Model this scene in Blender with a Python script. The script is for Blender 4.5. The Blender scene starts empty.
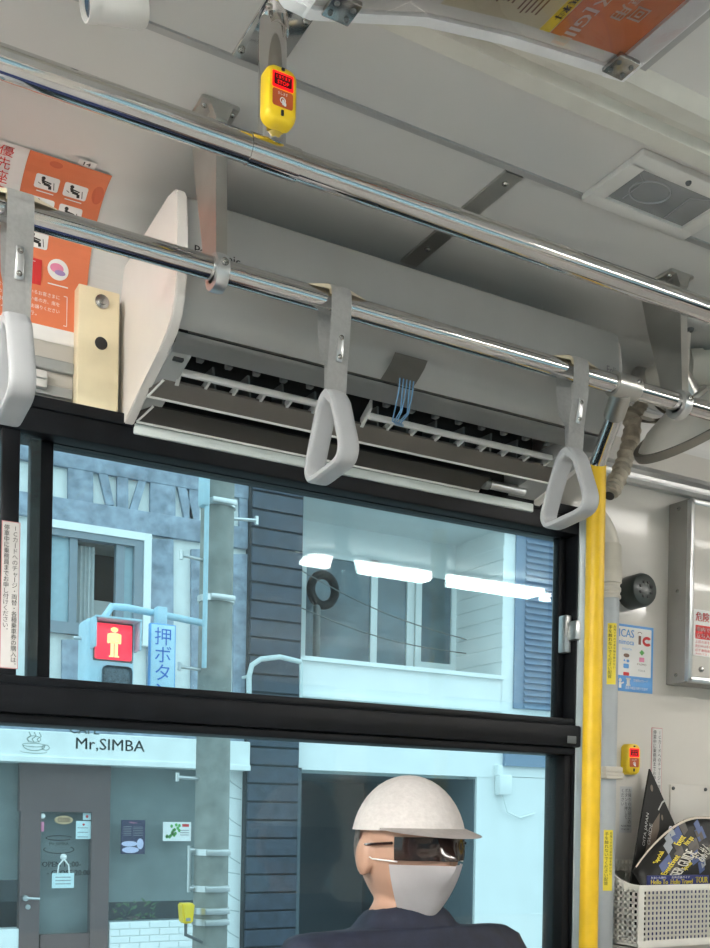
import bpy, bmesh, math, random
from mathutils import Vector, Matrix
random.seed(7)
SC = bpy.context.scene
COL = SC.collection
PI = math.pi

# ------------------------------------------------------------------ camera
# metres, X runs along the bus, Y out through the side window, Z up; eye height = 0
FPX, PX, PY = 1052.0, 355.0, 816.0
TH, RO = math.radians(29.2), math.radians(1.03)
RV = Vector((math.cos(TH), -math.sin(TH), 0)); FV = Vector((math.sin(TH), math.cos(TH), 0)); UV = Vector((0, 0, 1))
cd = bpy.data.cameras.new('camera'); cam = bpy.data.objects.new('camera', cd); COL.objects.link(cam)
xc = RV*math.cos(RO) + UV*math.sin(RO); yc = -RV*math.sin(RO) + UV*math.cos(RO); zc = -FV
M = Matrix((xc, yc, zc)).transposed().to_4x4(); cam.matrix_world = M
cd.sensor_fit = 'AUTO'; cd.sensor_width = 36; cd.lens = FPX/948*36; cd.shift_y = (PY-474)/948
cd.clip_start = .02; cd.clip_end = 200
SC.camera = cam
# ------------------------------------------------------------------ world, exposure
w = bpy.data.worlds.new('overcast'); SC.world = w; w.use_nodes = True
nt = w.node_tree; bg = nt.nodes['Background']
tc = nt.nodes.new('ShaderNodeTexCoord'); sp = nt.nodes.new('ShaderNodeSeparateXYZ'); cr = nt.nodes.new('ShaderNodeValToRGB')
nt.links.new(tc.outputs['Generated'], sp.inputs[0]); nt.links.new(sp.outputs['Z'], cr.inputs[0]); nt.links.new(cr.outputs[0], bg.inputs[0])
cr.color_ramp.elements[0].color = (.84, .90, .92, 1); cr.color_ramp.elements[1].color = (.78, .90, 1, 1)
bg.inputs[1].default_value = 1.75
SC.view_settings.view_transform = 'Standard'; SC.view_settings.look = 'None'
SC.view_settings.gamma = 1; SC.view_settings.use_curve_mapping = False
SC.view_settings.exposure = 0.45
FILL_LAMP = 60.0      # unseen fill lamps added behind the viewer; the ones ahead are dimmer

# ------------------------------------------------------------------ materials
MATS = {}
def mat(name, col, rough=.5, metal=0, var=.06, scale=18, bump=0, coat=0, emit=0, spec=.5):
    if name in MATS: return MATS[name]
    m = bpy.data.materials.new(name); m.use_nodes = True; t = m.node_tree; b = t.nodes['Principled BSDF']
    tx = t.nodes.new('ShaderNodeTexCoord'); n = t.nodes.new('ShaderNodeTexNoise'); n.inputs['Scale'].default_value = scale
    n.inputs['Detail'].default_value = 4
    r = t.nodes.new('ShaderNodeValToRGB'); t.links.new(tx.outputs['Object'], n.inputs['Vector']); t.links.new(n.outputs[0], r.inputs[0])
    r.color_ramp.elements[0].position = .3; r.color_ramp.elements[1].position = .7
    r.color_ramp.elements[0].color = tuple(max(0, c*(1-var)) for c in col)+(1,)
    r.color_ramp.elements[1].color = tuple(min(1, c*(1+var)) for c in col)+(1,)
    t.links.new(r.outputs[0], b.inputs['Base Color'])
    b.inputs['Roughness'].default_value = rough; b.inputs['Metallic'].default_value = metal
    b.inputs['Specular IOR Level'].default_value = spec
    b.inputs['Coat Weight'].default_value = coat; b.inputs['Coat Roughness'].default_value = .08
    if bump:
        bp = t.nodes.new('ShaderNodeBump'); bp.inputs['Strength'].default_value = bump; bp.inputs['Distance'].default_value = .01
        t.links.new(n.outputs[0], bp.inputs['Height']); t.links.new(bp.outputs[0], b.inputs['Normal'])
    if emit:
        b.inputs['Emission Color'].default_value = tuple(col)+(1,); b.inputs['Emission Strength'].default_value = emit
    MATS[name] = m; return m
def glass(name, tint, dust=.03, ior=1.45):
    m = bpy.data.materials.new(name); m.use_nodes = True; t = m.node_tree; t.nodes.clear()
    o = t.nodes.new('ShaderNodeOutputMaterial'); tr = t.nodes.new('ShaderNodeBsdfTransparent'); tr.inputs[0].default_value = tint+(1,)
    gl = t.nodes.new('ShaderNodeBsdfGlossy'); gl.inputs['Roughness'].default_value = .01
    df = t.nodes.new('ShaderNodeBsdfDiffuse'); df.inputs[0].default_value = (.75, .85, .9, 1)
    n = t.nodes.new('ShaderNodeTexNoise'); n.inputs['Scale'].default_value = 9; n.inputs['Detail'].default_value = 8
    mu = t.nodes.new('ShaderNodeMath'); mu.operation = 'MULTIPLY'; mu.inputs[1].default_value = dust*2
    t.links.new(n.outputs[0], mu.inputs[0])
    fr = t.nodes.new('ShaderNodeFresnel'); fr.inputs[0].default_value = ior
    a = t.nodes.new('ShaderNodeMixShader'); b = t.nodes.new('ShaderNodeMixShader')
    t.links.new(fr.outputs[0], a.inputs[0]); t.links.new(tr.outputs[0], a.inputs[1]); t.links.new(gl.outputs[0], a.inputs[2])
    t.links.new(mu.outputs[0], b.inputs[0]); t.links.new(a.outputs[0], b.inputs[1]); t.links.new(df.outputs[0], b.inputs[2])
    t.links.new(b.outputs[0], o.inputs[0]); MATS[name] = m; return m

ceil_m = mat('ceiling_panel', (.66, .655, .635), .32, var=.03, scale=3)
wall_m = mat('wall_panel_beige', (.60, .57, .52), .5, var=.03, scale=4, coat=.5)
grey_m = mat('grey_trim', (.36, .37, .36), .4)
dgrey_m = mat('dark_grey', (.12, .13, .13), .45)
strip_m = mat('ceiling_strip', (.45, .455, .45), .35, metal=.3)
cornice_m = mat('cornice_beige', (.60, .59, .53), .35)
blk = mat('black_window_frame', (.006, .007, .009), .45, var=.3, spec=.2)
rub = mat('black_rubber', (.008, .008, .009), .6, spec=.2)
alu = mat('brushed_aluminium', (.62, .63, .63), .32, metal=.9)
alu_d = mat('cast_aluminium', (.55, .54, .51), .30, metal=.95)
chrome = mat('chrome', (.72, .72, .72), .10, metal=1, var=.02)
steel = mat('stainless_rail', (.62, .61, .60), .075, metal=1, var=.01, scale=20)
screw_m = mat('screw_steel', (.45, .44, .42), .25, metal=1)
yel = mat('yellow_sleeve', (.80, .50, .015), .42, var=.08, scale=30)
yelp = mat('yellow_plastic', (.86, .60, .02), .35)
cream = mat('cream_plate', (.78, .68, .46), .4)
white_p = mat('white_plastic', (.74, .73, .70), .28, var=.02)
ac_m = mat('ac_front_plastic', (.66, .665, .645), .25, var=.02)
ac_g = mat('ac_grey_plastic', (.36, .365, .355), .35)
ac_d = mat('ac_dark_inside', (.02, .02, .02), .6)
ac_b = mat('ac_flap_brown', (.16, .14, .12), .4)
strap_m = mat('strap_webbing', (.55, .55, .54), .6, scale=200, bump=.1)
hand_m = mat('handle_grey_plastic', (.40, .41, .42), .38)
sleeve_m = mat('cream_sleeve', (.72, .64, .46), .4)
pap_w = mat('paper_white', (.80, .79, .77), .5)
pap_g = mat('paper_greyish', (.62, .60, .58), .5)
orange = mat('poster_orange', (.72, .20, .09), .35)
orange_d = mat('ad_orange_brown', (.72, .22, .06), .3)
inkb = mat('ink_black', (.02, .02, .02), .5)
inkw = mat('ink_white', (.85, .84, .82), .5)
inkr = mat('ink_red', (.62, .03, .03), .5)
inkblue = mat('ink_blue', (.12, .35, .72), .5)
inknavy = mat('ink_navy', (.02, .05, .25), .5)
inkgreen = mat('ink_green', (.10, .40, .08), .5)
inkpink = mat('ink_pink', (.75, .25, .40), .5)
inkyel = mat('ink_yellow', (.85, .68, .05), .5)
inkgrey = mat('ink_grey', (.30, .30, .31), .5)
inkbr = mat('ink_brown', (.20, .10, .06), .5)
glow_r = mat('red_lamp', (1, .004, .010), .4, emit=.85, var=0)
glow_dr = mat('red_display_dark', (.05, .0, .0), .3)
btn_or = mat('button_orange', (.50, .10, .03), .35)
pane_m = glass('tinted_pane', (.80, .95, .97), .02)
clear_m = glass('clear_cover', (.98, .98, .98), .012)
fill_lamp = mat('fill_lamp_cover', (1, .97, .92), .4, emit=FILL_LAMP, var=0)

# ------------------------------------------------------------------ mesh helpers
B = bmesh.new
def smooth(o, ang=40):
    for p in o.data.polygons: p.use_smooth = True
    if hasattr(o.data, 'set_sharp_from_angle'): o.data.set_sharp_from_angle(angle=math.radians(ang))
def obj(name, bm, m, parent=None, sm=True, base=None):
    """link bm (world coordinates) as ONE mesh object; under a thing it shares the thing's origin"""
    me = bpy.data.meshes.new(name)
    if parent is not None:
        root = parent
        while root.parent: root = root.parent
        off = Vector(root['_o'])
    else:
        off = Vector(base) if base is not None else Vector((0, 0, 0))
    bmesh.ops.translate(bm, verts=bm.verts, vec=-off)
    bmesh.ops.recalc_face_normals(bm, faces=bm.faces)
    bm.to_mesh(me); bm.free()
    o = bpy.data.objects.new(name, me); COL.objects.link(o)
    for mm in (m if isinstance(m, (list, tuple)) else [m]): me.materials.append(mm)
    if parent is not None: o.parent = parent
    else:
        o.location = off; o['_o'] = tuple(off)
    if sm: smooth(o)
    return o
def each(name, bm, m, parent, sm=True):
    """one object per connected piece of bm"""
    left = set(bm.verts)
    while left:
        st = [left.pop()]; comp = set(st)
        while st:
            v = st.pop()
            for e in v.link_edges:
                q = e.other_vert(v)
                if q not in comp: comp.add(q); left.discard(q); st.append(q)
        nb = B(); mp = {v: nb.verts.new(v.co) for v in comp}
        for f in {f for v in comp for f in v.link_faces}: nb.faces.new([mp[v] for v in f.verts])
        obj(name, nb, m, parent, sm)
    bm.free()
def thing(name, label, cat, loc=(0, 0, 0), group=None):
    o = bpy.data.objects.new(name, None); COL.objects.link(o); o.empty_display_size = .05
    o.location = loc; o['_o'] = tuple(loc); o['label'] = label; o['category'] = cat
    if group: o['group'] = group
    return o
def tag(o, label, cat, group=None):
    o['label'] = label; o['category'] = cat
    if group: o['group'] = group
    return o
def struct(name, bm, m, parent=None, sm=False):
    o = obj(name, bm, m, parent, sm)
    if parent is None: o['kind'] = 'structure'
    return o
def dup(root, d, label, group=None):
    def cp(o, par):
        c = o.copy(); COL.objects.link(c)
        if par: c.parent = par
        for ch in list(o.children): cp(ch, c)
        return c
    r = cp(root, None); r.location = Vector(root.location)+Vector(d); r['_o'] = tuple(r.location); r['label'] = label
    if group: r['group'] = group
    return r
def box(bm, x0, x1, y0, y1, z0, z1, bev=0, seg=2, rot=None, piv=None):
    r = bmesh.ops.create_cube(bm, size=1)
    vs = r['verts']
    c = Vector(((x0+x1)/2, (y0+y1)/2, (z0+z1)/2))
    for v in vs: v.co = Vector((v.co.x*(x1-x0), v.co.y*(y1-y0), v.co.z*(z1-z0)))+c
    if bev:
        es = list({e for v in vs for e in v.link_edges})
        r = bmesh.ops.bevel(bm, geom=es, offset=bev, segments=seg, affect='EDGES', profile=.5)
        vs = list({v for f in r['faces'] for v in f.verts} | {v for v in vs if v.is_valid})
        # gather whole island
        seen = set(vs); st = list(vs)
        while st:
            v = st.pop()
            for e in v.link_edges:
                ov = e.other_vert(v)
                if ov not in seen: seen.add(ov); st.append(ov)
        vs = list(seen)
    if rot is not None:
        bmesh.ops.rotate(bm, verts=vs, cent=Vector(piv) if piv is not None else c, matrix=rot)
    return bm
def tube(bm, p0, p1, r0, r1=None, n=24, cap=True):
    p0, p1 = Vector(p0), Vector(p1); d = p1-p0
    q = d.to_track_quat('Z', 'Y').to_matrix().to_4x4(); q.translation = (p0+p1)/2
    bmesh.ops.create_cone(bm, cap_ends=cap, segments=n, radius1=r0, radius2=r1 if r1 is not None else r0, depth=d.length, matrix=q)
    return bm
def sweep(bm, pts, rad, n=14, cap=True, closed=False):
    pts = [Vector(p) for p in pts]; N = len(pts)
    rr = rad if isinstance(rad, (list, tuple)) else [rad]*N
    rings = []; up = None
    for i, p in enumerate(pts):
        if closed: t = pts[(i+1) % N]-pts[i-1]
        else: t = pts[min(i+1, N-1)]-pts[max(i-1, 0)]
        t.normalize()
        if up is None:
            up = Vector((0, 0, 1)) if abs(t.z) < .9 else Vector((1, 0, 0))
        u = (up-t*up.dot(t)).normalized(); v = t.cross(u); up = u
        rings.append([bm.verts.new(p+(u*math.cos(2*PI*k/n)+v*math.sin(2*PI*k/n))*rr[i]) for k in range(n)])
    for i in range(N if closed else N-1):
        a, b = rings[i], rings[(i+1) % N]
        for k in range(n): bm.faces.new((a[k], a[(k+1) % n], b[(k+1) % n], b[k]))
    if cap and not closed:
        bm.faces.new(rings[0][::-1]); bm.faces.new(rings[-1])
    return bm
def lathe(bm, prof, origin, axis, n=32):
    """prof: (r, h) along axis"""
    ax = Vector(axis).normalized(); a = ax.orthogonal().normalized(); b = ax.cross(a); o = Vector(origin)
    rings = []
    for r, h in prof:
        if r < 1e-6: rings.append([bm.verts.new(o+ax*h)])
        else: rings.append([bm.verts.new(o+ax*h+(a*math.cos(2*PI*k/n)+b*math.sin(2*PI*k/n))*r) for k in range(n)])
    for A, C in zip(rings, rings[1:]):
        for k in range(n):
            k2 = (k+1) % n
            f = [A[k % len(A)], A[k2 % len(A)], C[k2 % len(C)], C[k % len(C)]]
            u = []
            for v in f:
                if v not in u: u.append(v)
            if len(u) > 2: bm.faces.new(u)
    return bm
def prism(bm, pts, ext):
    """pts: 3-D polygon, ext: extrusion vector"""
    e = Vector(ext); a = [bm.verts.new(Vector(p)) for p in pts]; b = [bm.verts.new(Vector(p)+e) for p in pts]
    n = len(a); bm.faces.new(a[::-1]); bm.faces.new(b)
    for i in range(n): bm.faces.new((a[i], a[(i+1) % n], b[(i+1) % n], b[i]))
    return bm
def sheet(bm, prof, x0, x1, th=0, nx=1):
    """profile of (y, z) swept along X (open strip)"""
    rows = [[bm.verts.new((x0+(x1-x0)*k/nx, y, z)) for k in range(nx+1)] for y, z in prof]
    fs = []
    for a, b in zip(rows, rows[1:]):
        for k in range(nx): fs.append(bm.faces.new((a[k], a[k+1], b[k+1], b[k])))
    if th: bmesh.ops.solidify(bm, geom=fs, thickness=th)
    return bm
_tc = {}
def text2d(s, bold=0):
    k = (s, bold)
    if k not in _tc:
        cu = bpy.data.curves.new('t', 'FONT'); cu.body = s; cu.resolution_u = 2; cu.offset = bold
        o = bpy.data.objects.new('t', cu); COL.objects.link(o)
        dg = bpy.context.evaluated_depsgraph_get(); dg.update()
        me = bpy.data.meshes.new_from_object(o.evaluated_get(dg))
        _tc[k] = ([tuple(v.co)[:2] for v in me.vertices], [tuple(p.vertices) for p in me.polygons])
        bpy.data.objects.remove(o); bpy.data.curves.remove(cu); bpy.data.meshes.remove(me)
    return _tc[k]
class Flat:
    """flat printed marks: x to the right, y up, in metres"""
    def __init__(s): s.bm = B()
    def poly(s, pts):
        s.bm.faces.new([s.bm.verts.new((x, y, 0)) for x, y in pts]); return s
    def rect(s, x0, y0, x1, y1, r=0):
        if not r: return s.poly([(x0, y0), (x1, y0), (x1, y1), (x0, y1)])
        p = []
        for cx, cy, a in ((x1-r, y1-r, 0), (x0+r, y1-r, 90), (x0+r, y0+r, 180), (x1-r, y0+r, 270)):
            for k in range(5):
                t = math.radians(a+k*22.5); p.append((cx+r*math.cos(t), cy+r*math.sin(t)))
        return s.poly(p)
    def ell(s, cx, cy, rx, ry=None, n=24):
        ry = rx if ry is None else ry
        return s.poly([(cx+rx*math.cos(2*PI*k/n), cy+ry*math.sin(2*PI*k/n)) for k in range(n)])
    def ring(s, cx, cy, rx, ry, wd, a0=0, a1=360, n=28):
        p = []
        for k in range(n+1):
            t = math.radians(a0+(a1-a0)*k/n); p.append((math.cos(t), math.sin(t)))
        for a, b in zip(p, p[1:]):
            s.poly([(cx+rx*a[0], cy+ry*a[1]), (cx+rx*b[0], cy+ry*b[1]), (cx+(rx-wd)*b[0], cy+(ry-wd)*b[1]), (cx+(rx-wd)*a[0], cy+(ry-wd)*a[1])])
        return s
    def line(s, pts, wd):
        for a, b in zip(pts, pts[1:]):
            dx, dy = b[0]-a[0], b[1]-a[1]; L = math.hypot(dx, dy) or 1; nx, ny = -dy/L*wd/2, dx/L*wd/2
            s.poly([(a[0]-nx, a[1]-ny), (b[0]-nx, b[1]-ny), (b[0]+nx, b[1]+ny), (a[0]+nx, a[1]+ny)])
        return s
    def text(s, t, x, y, h, w=None, al='L', bold=0, ang=0):
        """y = bottom of the glyph box, h its height"""
        vs, fs = text2d(t, 0)
        if bold:
            n0 = len(vs); d = min(bold, .03); vs = [(a+dx, b) for dx in (-d, d) for a, b in vs]; fs = list(fs)+[tuple(i+n0 for i in f) for f in fs]
        if not vs: return s
        x0 = min(v[0] for v in vs); x1 = max(v[0] for v in vs); y0 = min(v[1] for v in vs); y1 = max(v[1] for v in vs)
        sy = h/max(y1-y0, 1e-6); sx = w/max(x1-x0, 1e-6) if w else sy
        ox = {'L': 0, 'C': -(x1-x0)*sx/2, 'R': -(x1-x0)*sx}[al]; ca, sa = math.cos(ang), math.sin(ang)
        nv = []
        for a, b in vs:
            px, py = (a-x0)*sx+ox, (b-y0)*sy
            nv.append(s.bm.verts.new((x+px*ca-py*sa, y+px*sa+py*ca, 0)))
        for f in fs:
            try: s.bm.faces.new([nv[i] for i in f])
            except ValueError: pass
        return s
    def vtext(s, t, x, y, size, pitch, bold=0):
        """vertical Japanese line, x = centre, y = top"""
        for i, ch in enumerate(t):
            yy = y-i*pitch
            if ch == ' ': continue
            if ch in 'ー|': s.rect(x-size*.05, yy-size*.92, x+size*.05, yy-size*.08); continue
            if ch in '、。':
                s.ell(x+size*.3, yy-size*.2, size*.09); continue
            if ch == '・': s.ell(x, yy-size*.5, size*.1); continue
            vs, fs = text2d(ch, 0); k = size
            cx = .5 if ord(ch) > 255 else (min(v[0] for v in vs)+max(v[0] for v in vs))/2
            small = ch in 'ャュョッゃゅょっ'
            nv = [s.bm.verts.new((x+(a-cx)*k+(size*.08 if small else 0), yy-size*.88+b*k, 0)) for a, b in vs]
            for f in fs:
                try: s.bm.faces.new([nv[i] for i in f])
                except ValueError: pass
        return s
    def put(s, name, m, parent, org, ex=(1, 0, 0), ey=(0, 0, 1)):
        o, ex, ey = Vector(org), Vector(ex), Vector(ey)
        for v in s.bm.verts: v.co = o+ex*v.co.x+ey*v.co.y
        if name in ('picture', 'photo_block', 'card_logo'): return each(name, s.bm, m, parent, sm=False)
        return obj(name, s.bm, m, parent, sm=False)
    def wrap(s, name, m, parent, fn):
        for v in s.bm.verts: v.co = fn(v.co.x, v.co.y)
        if name in ('picture', 'photo_block'): return each(name, s.bm, m, parent, sm=False)
        return obj(name, s.bm, m, parent, sm=False)
def screw(bm, p, ax, r=.004, h=.003):
    lathe(bm, [(0, 0), (r, 0), (r, h*.5), (r*.7, h), (r*.35, h), (r*.3, h*.5), (0, h*.5)], p, ax, 14)
def on(x, y, Y):
    """point of the vertical plane at distance Y that the photo shows at pixel x, y"""
    a, b = x-PX, y-PY
    u = (a*math.cos(RO)+b*math.sin(RO))/FPX; v = (a*math.sin(RO)-b*math.cos(RO))/FPX
    d = RV*u+UV*v+FV; return d*(Y/d.y)

# ================================================================== STRUCTURE
ZC = .90; YW = 1.60; YB = -.72; X0, X1 = -2.6, 4.2; ZF = -1.25
bm = B(); box(bm, X0, X1, YB, YW+.06, ZF-.05, ZF); struct('floor', bm, mat('floor_vinyl', (.42, .41, .40), .5, var=.2, scale=120))
# ceiling: flat slab, then the cove that turns down into the window wall
cove = [(YB, ZC), (0, ZC), (.95, ZC), (1.46, ZC)]
for k in range(1, 25):
    t = PI/2*k/24; cove.append((1.46+.14*math.sin(t), .775+.125*math.cos(t)))
bm = B(); prism(bm, [(X0, y, z) for y, z in cove]+[(X0, YW+.05, .775), (X0, YW+.05, ZC+.05), (X0, YB, ZC+.05)], (X1-X0, 0, 0)); struct('ceiling', bm, ceil_m)
# window wall with the big opening
def wallpiece(bm, x0, x1, z0, z1, y0=YW): box(bm, x0, x1, y0, YW+.06, z0, z1)
WX0, WX1, WZ0, WZ1 = -.98, 1.374, -.52, .595
bm = B(); wallpiece(bm, X0, X1, WZ1, .78); wallpiece(bm, X0, X1, ZF, WZ0); wallpiece(bm, X0, WX0, WZ0, WZ1); wallpiece(bm, WX1, X1, WZ0, WZ1)
struct('wall_window_side', bm, wall_m)
bm = B()
box(bm, X0, X1, YB-.06, YB, ZF, -.45); box(bm, X0, X1, YB-.06, YB, .55, ZC)
for a, b in ((X0, -2.3), (-1.0, -.85), (.55, .7), (2.1, 2.25), (3.7, X1)): box(bm, a, b, YB-.06, YB, -.45, .55)
struct('wall_opposite', bm, wall_m)
bm = B(); box(bm, X1, X1+.05, YB, YW+.06, ZF, ZC); struct('wall_end_right', bm, wall_m)
bm = B(); box(bm, X0-.05, X0, YB, YW+.06, ZF, -.3); box(bm, X0-.05, X0, YB, YW+.06, .5, ZC)
box(bm, X0-.05, X0, YB, -.4, -.3, .5); box(bm, X0-.05, X0, 1.3, YW+.06, -.3, .5); struct('wall_end_left', bm, wall_m)
for i, (a, b) in enumerate(((-2.3, -1.0), (-.85, .55), (.7, 2.1), (2.25, 3.7))):
    bm = B(); box(bm, a, b, YB-.035, YB-.03, -.45, .55); struct('window_%d' % (i+2), bm, pane_m)
bm = B(); box(bm, X0-.03, X0-.025, -.4, 1.3, -.3, .5); struct('window_6', bm, pane_m)
# ceiling joint strip, cornice beam, cross strip, wall rail
bm = B(); box(bm, X0, X1, 1.166, 1.176, ZC-.003, ZC+.002); struct('trim_1', bm, strip_m)
bm = B()
prism(bm, [(X0, .935, ZC), (X0, .945, .882), (X0, .965, .880), (X0, .972, .888), (X0, .985, .890), (X0, .990, .878), (X0, 1.012, .875), (X0, 1.022, .884), (X0, 1.035, ZC)], (X1-X0, 0, 0))
struct('trim_2', bm, cornice_m)
bm = B(); prism(bm, [(1.41, 1.601, .683), (1.41, 1.586, .683), (1.41, 1.582, .690), (1.41, 1.588, .697), (1.41, 1.588, .704), (1.41, 1.582, .711), (1.41, 1.588, .722), (1.41, 1.601, .726)], (X1-1.41, 0, 0))
struct('trim_3', bm, alu)
bm = B(); box(bm, .879, .909, 1.178, 1.455, ZC-.004, ZC+.001)
o = struct('trim_4', bm, alu_d)
bm = B(); screw(bm, (.895, 1.2, ZC-.004), (0, 0, -1), .005); screw(bm, (.895, 1.40, ZC-.004), (0, 0, -1), .005); each('screw', bm, screw_m, o)
bm = B(); box(bm, .868, .902, YB, .936, ZC-.004, ZC+.001); struct('trim_5', bm, strip_m)
bm = B(); box(bm, X0, .39, 1.592, 1.60, .618, .632); struct('trim_6', bm, grey_m)

# ---- the window: frame, transom, two upper sashes, fixed lower pane
win = bpy.data.objects.new('window_1', None); COL.objects.link(win); win['kind'] = 'structure'; win['_o'] = (0, 0, 0)
YFR = 1.575
bm = B()
box(bm, WX0, WX1, YFR, 1.645, .553, .600, .004); box(bm, WX0, WX0+.06, YFR, 1.645, WZ0, .60, .003); box(bm, 1.363, WX1, YFR, 1.645, WZ0, .60, .003)
box(bm, WX0, WX1, YFR, 1.645, WZ0, WZ0+.06, .003)
box(bm, WX0, WX1, YFR-.004, 1.645, .588, .606, .002)
obj('frame', bm, blk, win)
bm = B(); box(bm, WX0, WX1-.002, YFR-.012, 1.645, .140, .182, .004); box(bm, WX0, 1.363, YFR-.002, 1.64, .126, .140, .002); box(bm, WX0, 1.363, YFR, 1.64, .182, .196, .002)
obj('transom', bm, blk, win)
bm = B(); box(bm, 1.336, 1.358, YFR-.014, YFR-.011, .147, .161, .001); obj('transom_clip', bm, dgrey_m, win)
bm = B(); box(bm, 1.346, 1.364, YFR+.006, 1.64, WZ0, .127, .002); obj('lower_stile', bm, rub, win)
bm = B(); box(bm, WX0+.05, 1.35, 1.604, 1.608, WZ0+.05, .130); obj('lower_pane', bm, pane_m, win)
def sash(x0, x1, y, wl, wr):
    bm = B(); box(bm, x0, x0+wl, y, y+.02, .19, .562, .003); box(bm, x1-wr, x1, y, y+.02, .19, .562, .003)
    box(bm, x0, x1, y+.002, y+.018, .552, .562); box(bm, x0, x1, y+.002, y+.018, .188, .197)
    s = obj('sash', bm, blk, win)
    bm = B(); box(bm, x0+wl-.003, x1-wr+.003, y+.008, y+.012, .193, .556); obj('pane', bm, pane_m, s)
    return s
sl = sash(-.93, .314, 1.580, .04, .026)
bm = B(); box(bm, .312, .345, 1.588, 1.591, .19, .556); obj('pane', bm, pane_m, sl)
sr = sash(.334, 1.363, 1.606, .034, .018)
bm = B(); box(bm, 1.345, 1.361, 1.584, 1.606, .325, .398, .003); box(bm, 1.352, 1.366, 1.562, 1.59, .348, .385, .003)
obj('latch', bm, alu, sr)
bm = B(); box(bm, 1.367, 1.385, 1.572, 1.60, WZ0-.1, .60, .002); struct('trim_7', bm, mat('pale_aluminium', (.55, .62, .64), .35, metal=.5))

# ================================================================== LAMPS (out of frame, those ahead mirrored in the panes, those behind added as fill)
lamp_dim = mat('lamp_cover_dim', (1, .97, .92), .4, emit=24, var=0); lamp_low = mat('lamp_cover_low', (1, .97, .92), .4, emit=10, var=0)
def lamp(x0, x1, y, label):
    t = thing('ceiling_light', label, 'light', ((x0+x1)/2, y, ZC), 'fluorescent ceiling lights')
    bm = B(); box(bm, x0-.008, x1+.008, y-.07, y+.07, ZC-.012, ZC-.001, .003); obj('housing', bm, white_p, t)
    bm = B(); box(bm, x0, x1, y-.052, y+.052, ZC-.034, ZC-.012, .006); obj('diffuser', bm, fill_lamp if x0 < 1 else (lamp_dim if y < .5 else lamp_low), t)
for i, (a, b) in enumerate(((-2.2, -1.75), (-1.7, -1.25), (-1.2, -.75), (-.7, -.2), (1.60, 1.706), (1.765, 2.112), (2.155, 2.605), (2.66, 3.1), (3.15, 3.6))):
    lamp(a, b, -.01, 'long white ceiling light over the aisle, mirrored in the window glass ahead, added as unseen fill behind the viewer')  # those behind the viewer are unseen, added to brighten the cabin
for a, b in ((-2.2, -1.75), (-1.7, -1.25), (-1.2, -.75), (-.7, -.25)):  # unseen second row, added only to light the interior from behind
    lamp(a, b, .88, 'unseen white fill light added behind the viewer on the window side')
lamp(1.90, 2.33, .88, 'short white ceiling light mirrored in the beige wall panel')
lamp(2.39, 2.8, .88, 'short white ceiling light farther along, mirrored in the wall cabinet cover')

# ================================================================== RAILS, BRACKETS
bm = B(); tube(bm, (X0, 1.09, .743), (X1, 1.09, .743), .0158, n=32)
t = thing('handrail', 'thicker stainless handrail hung from the ceiling pole with the stop button', 'handrail', (X0, 1.09, .743)); obj('rail_tube', bm, steel, t)
bm = B(); lathe(bm, [(.0155, -.03), (.0172, -.03), (.0172, .03), (.0155, .03)], (.487, 1.09, .743), (1, 0, 0)); obj('collar', bm, steel, t)
t = thing('handrail', 'lower stainless strap rail that carries the three hanging straps', 'handrail', (X0, 1.25, .686))
bm = B(); tube(bm, (X0, 1.25, .686), (X1, 1.25, .686), .0145, n=32); obj('rail_tube', bm, steel, t)
# pole from the ceiling plate down to the near rail
t = thing('ceiling_pole', 'short steel pole under a square ceiling plate, carrying the lit stop button', 'pole', (.49, 1.10, ZC))
bm = B(); box(bm, .465, .524, 1.06, 1.165, ZC-.004, ZC, .0015); obj('ceiling_plate', bm, chrome, t)
bm = B(); tube(bm, (.486, 1.09, .752), (.4845, 1.09, ZC-.004), .0160, n=28); obj('pole_tube', bm, steel, t)
bm = B(); lathe(bm, [(.0148, 0), (.0168, 0), (.0168, .012), (.0148, .014)], (.486, 1.09, ZC-.016), (0, 0, 1)); obj('collar', bm, steel, t)
bm = B()
for x, y in ((.4715, 1.150), (.5175, 1.150), (.4715, 1.072), (.5175, 1.072)): screw(bm, (x, y, ZC-.004), (0, 0, -1), .0042)
each('screw', bm, screw_m, t)
# hanger brackets
def bracket(cx, label):
    t = thing('rail_bracket', label, 'bracket', (cx, 1.25, ZC), 'rail brackets')
    bm = B(); box(bm, cx-.026, cx+.026, 1.247, 1.335, ZC-.007, ZC, .003); obj('ceiling_pad', bm, alu_d, t)
    bm = B()
    prism(bm, [(cx-.0075, 1.247, ZC-.004), (cx-.0075, 1.238, .700), (cx-.0075, 1.278, .690), (cx-.0075, 1.290, .74), (cx-.0075, 1.318, .83), (cx-.0075, 1.335, ZC-.004)], (.015, 0, 0))
    prism(bm, [(cx-.016, 1.247, ZC-.005), (cx+.016, 1.247, ZC-.005), (cx+.0078, 1.2445, ZC-.026), (cx-.0078, 1.2445, ZC-.026)], (0, .010, 0))
    obj('web', bm, alu_d, t)
    bm = B(); lathe(bm, [(.0140, -.008), (.0225, -.008), (.0235, -.004), (.0235, .004), (.0225, .008), (.0140, .008)], (cx, 1.25, .682), (1, 0, 0), 36); obj('ring', bm, alu, t)
    bm = B(); screw(bm, (cx, 1.2268, .686), (0, -1, 0), .005, .004); screw(bm, (cx-.019, 1.258, ZC-.007), (0, 0, -1), .004); screw(bm, (cx+.019, 1.258, ZC-.007), (0, 0, -1), .004)
    each('screw', bm, screw_m, t)
    return t
b0 = bracket(.486, 'cast rail bracket with ring, hiding part of the air conditioner’s brand lettering')
dup(b0, (1.293-.486, 0, 0), 'cast rail bracket with ring, in front of the round mirror arm')

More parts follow.
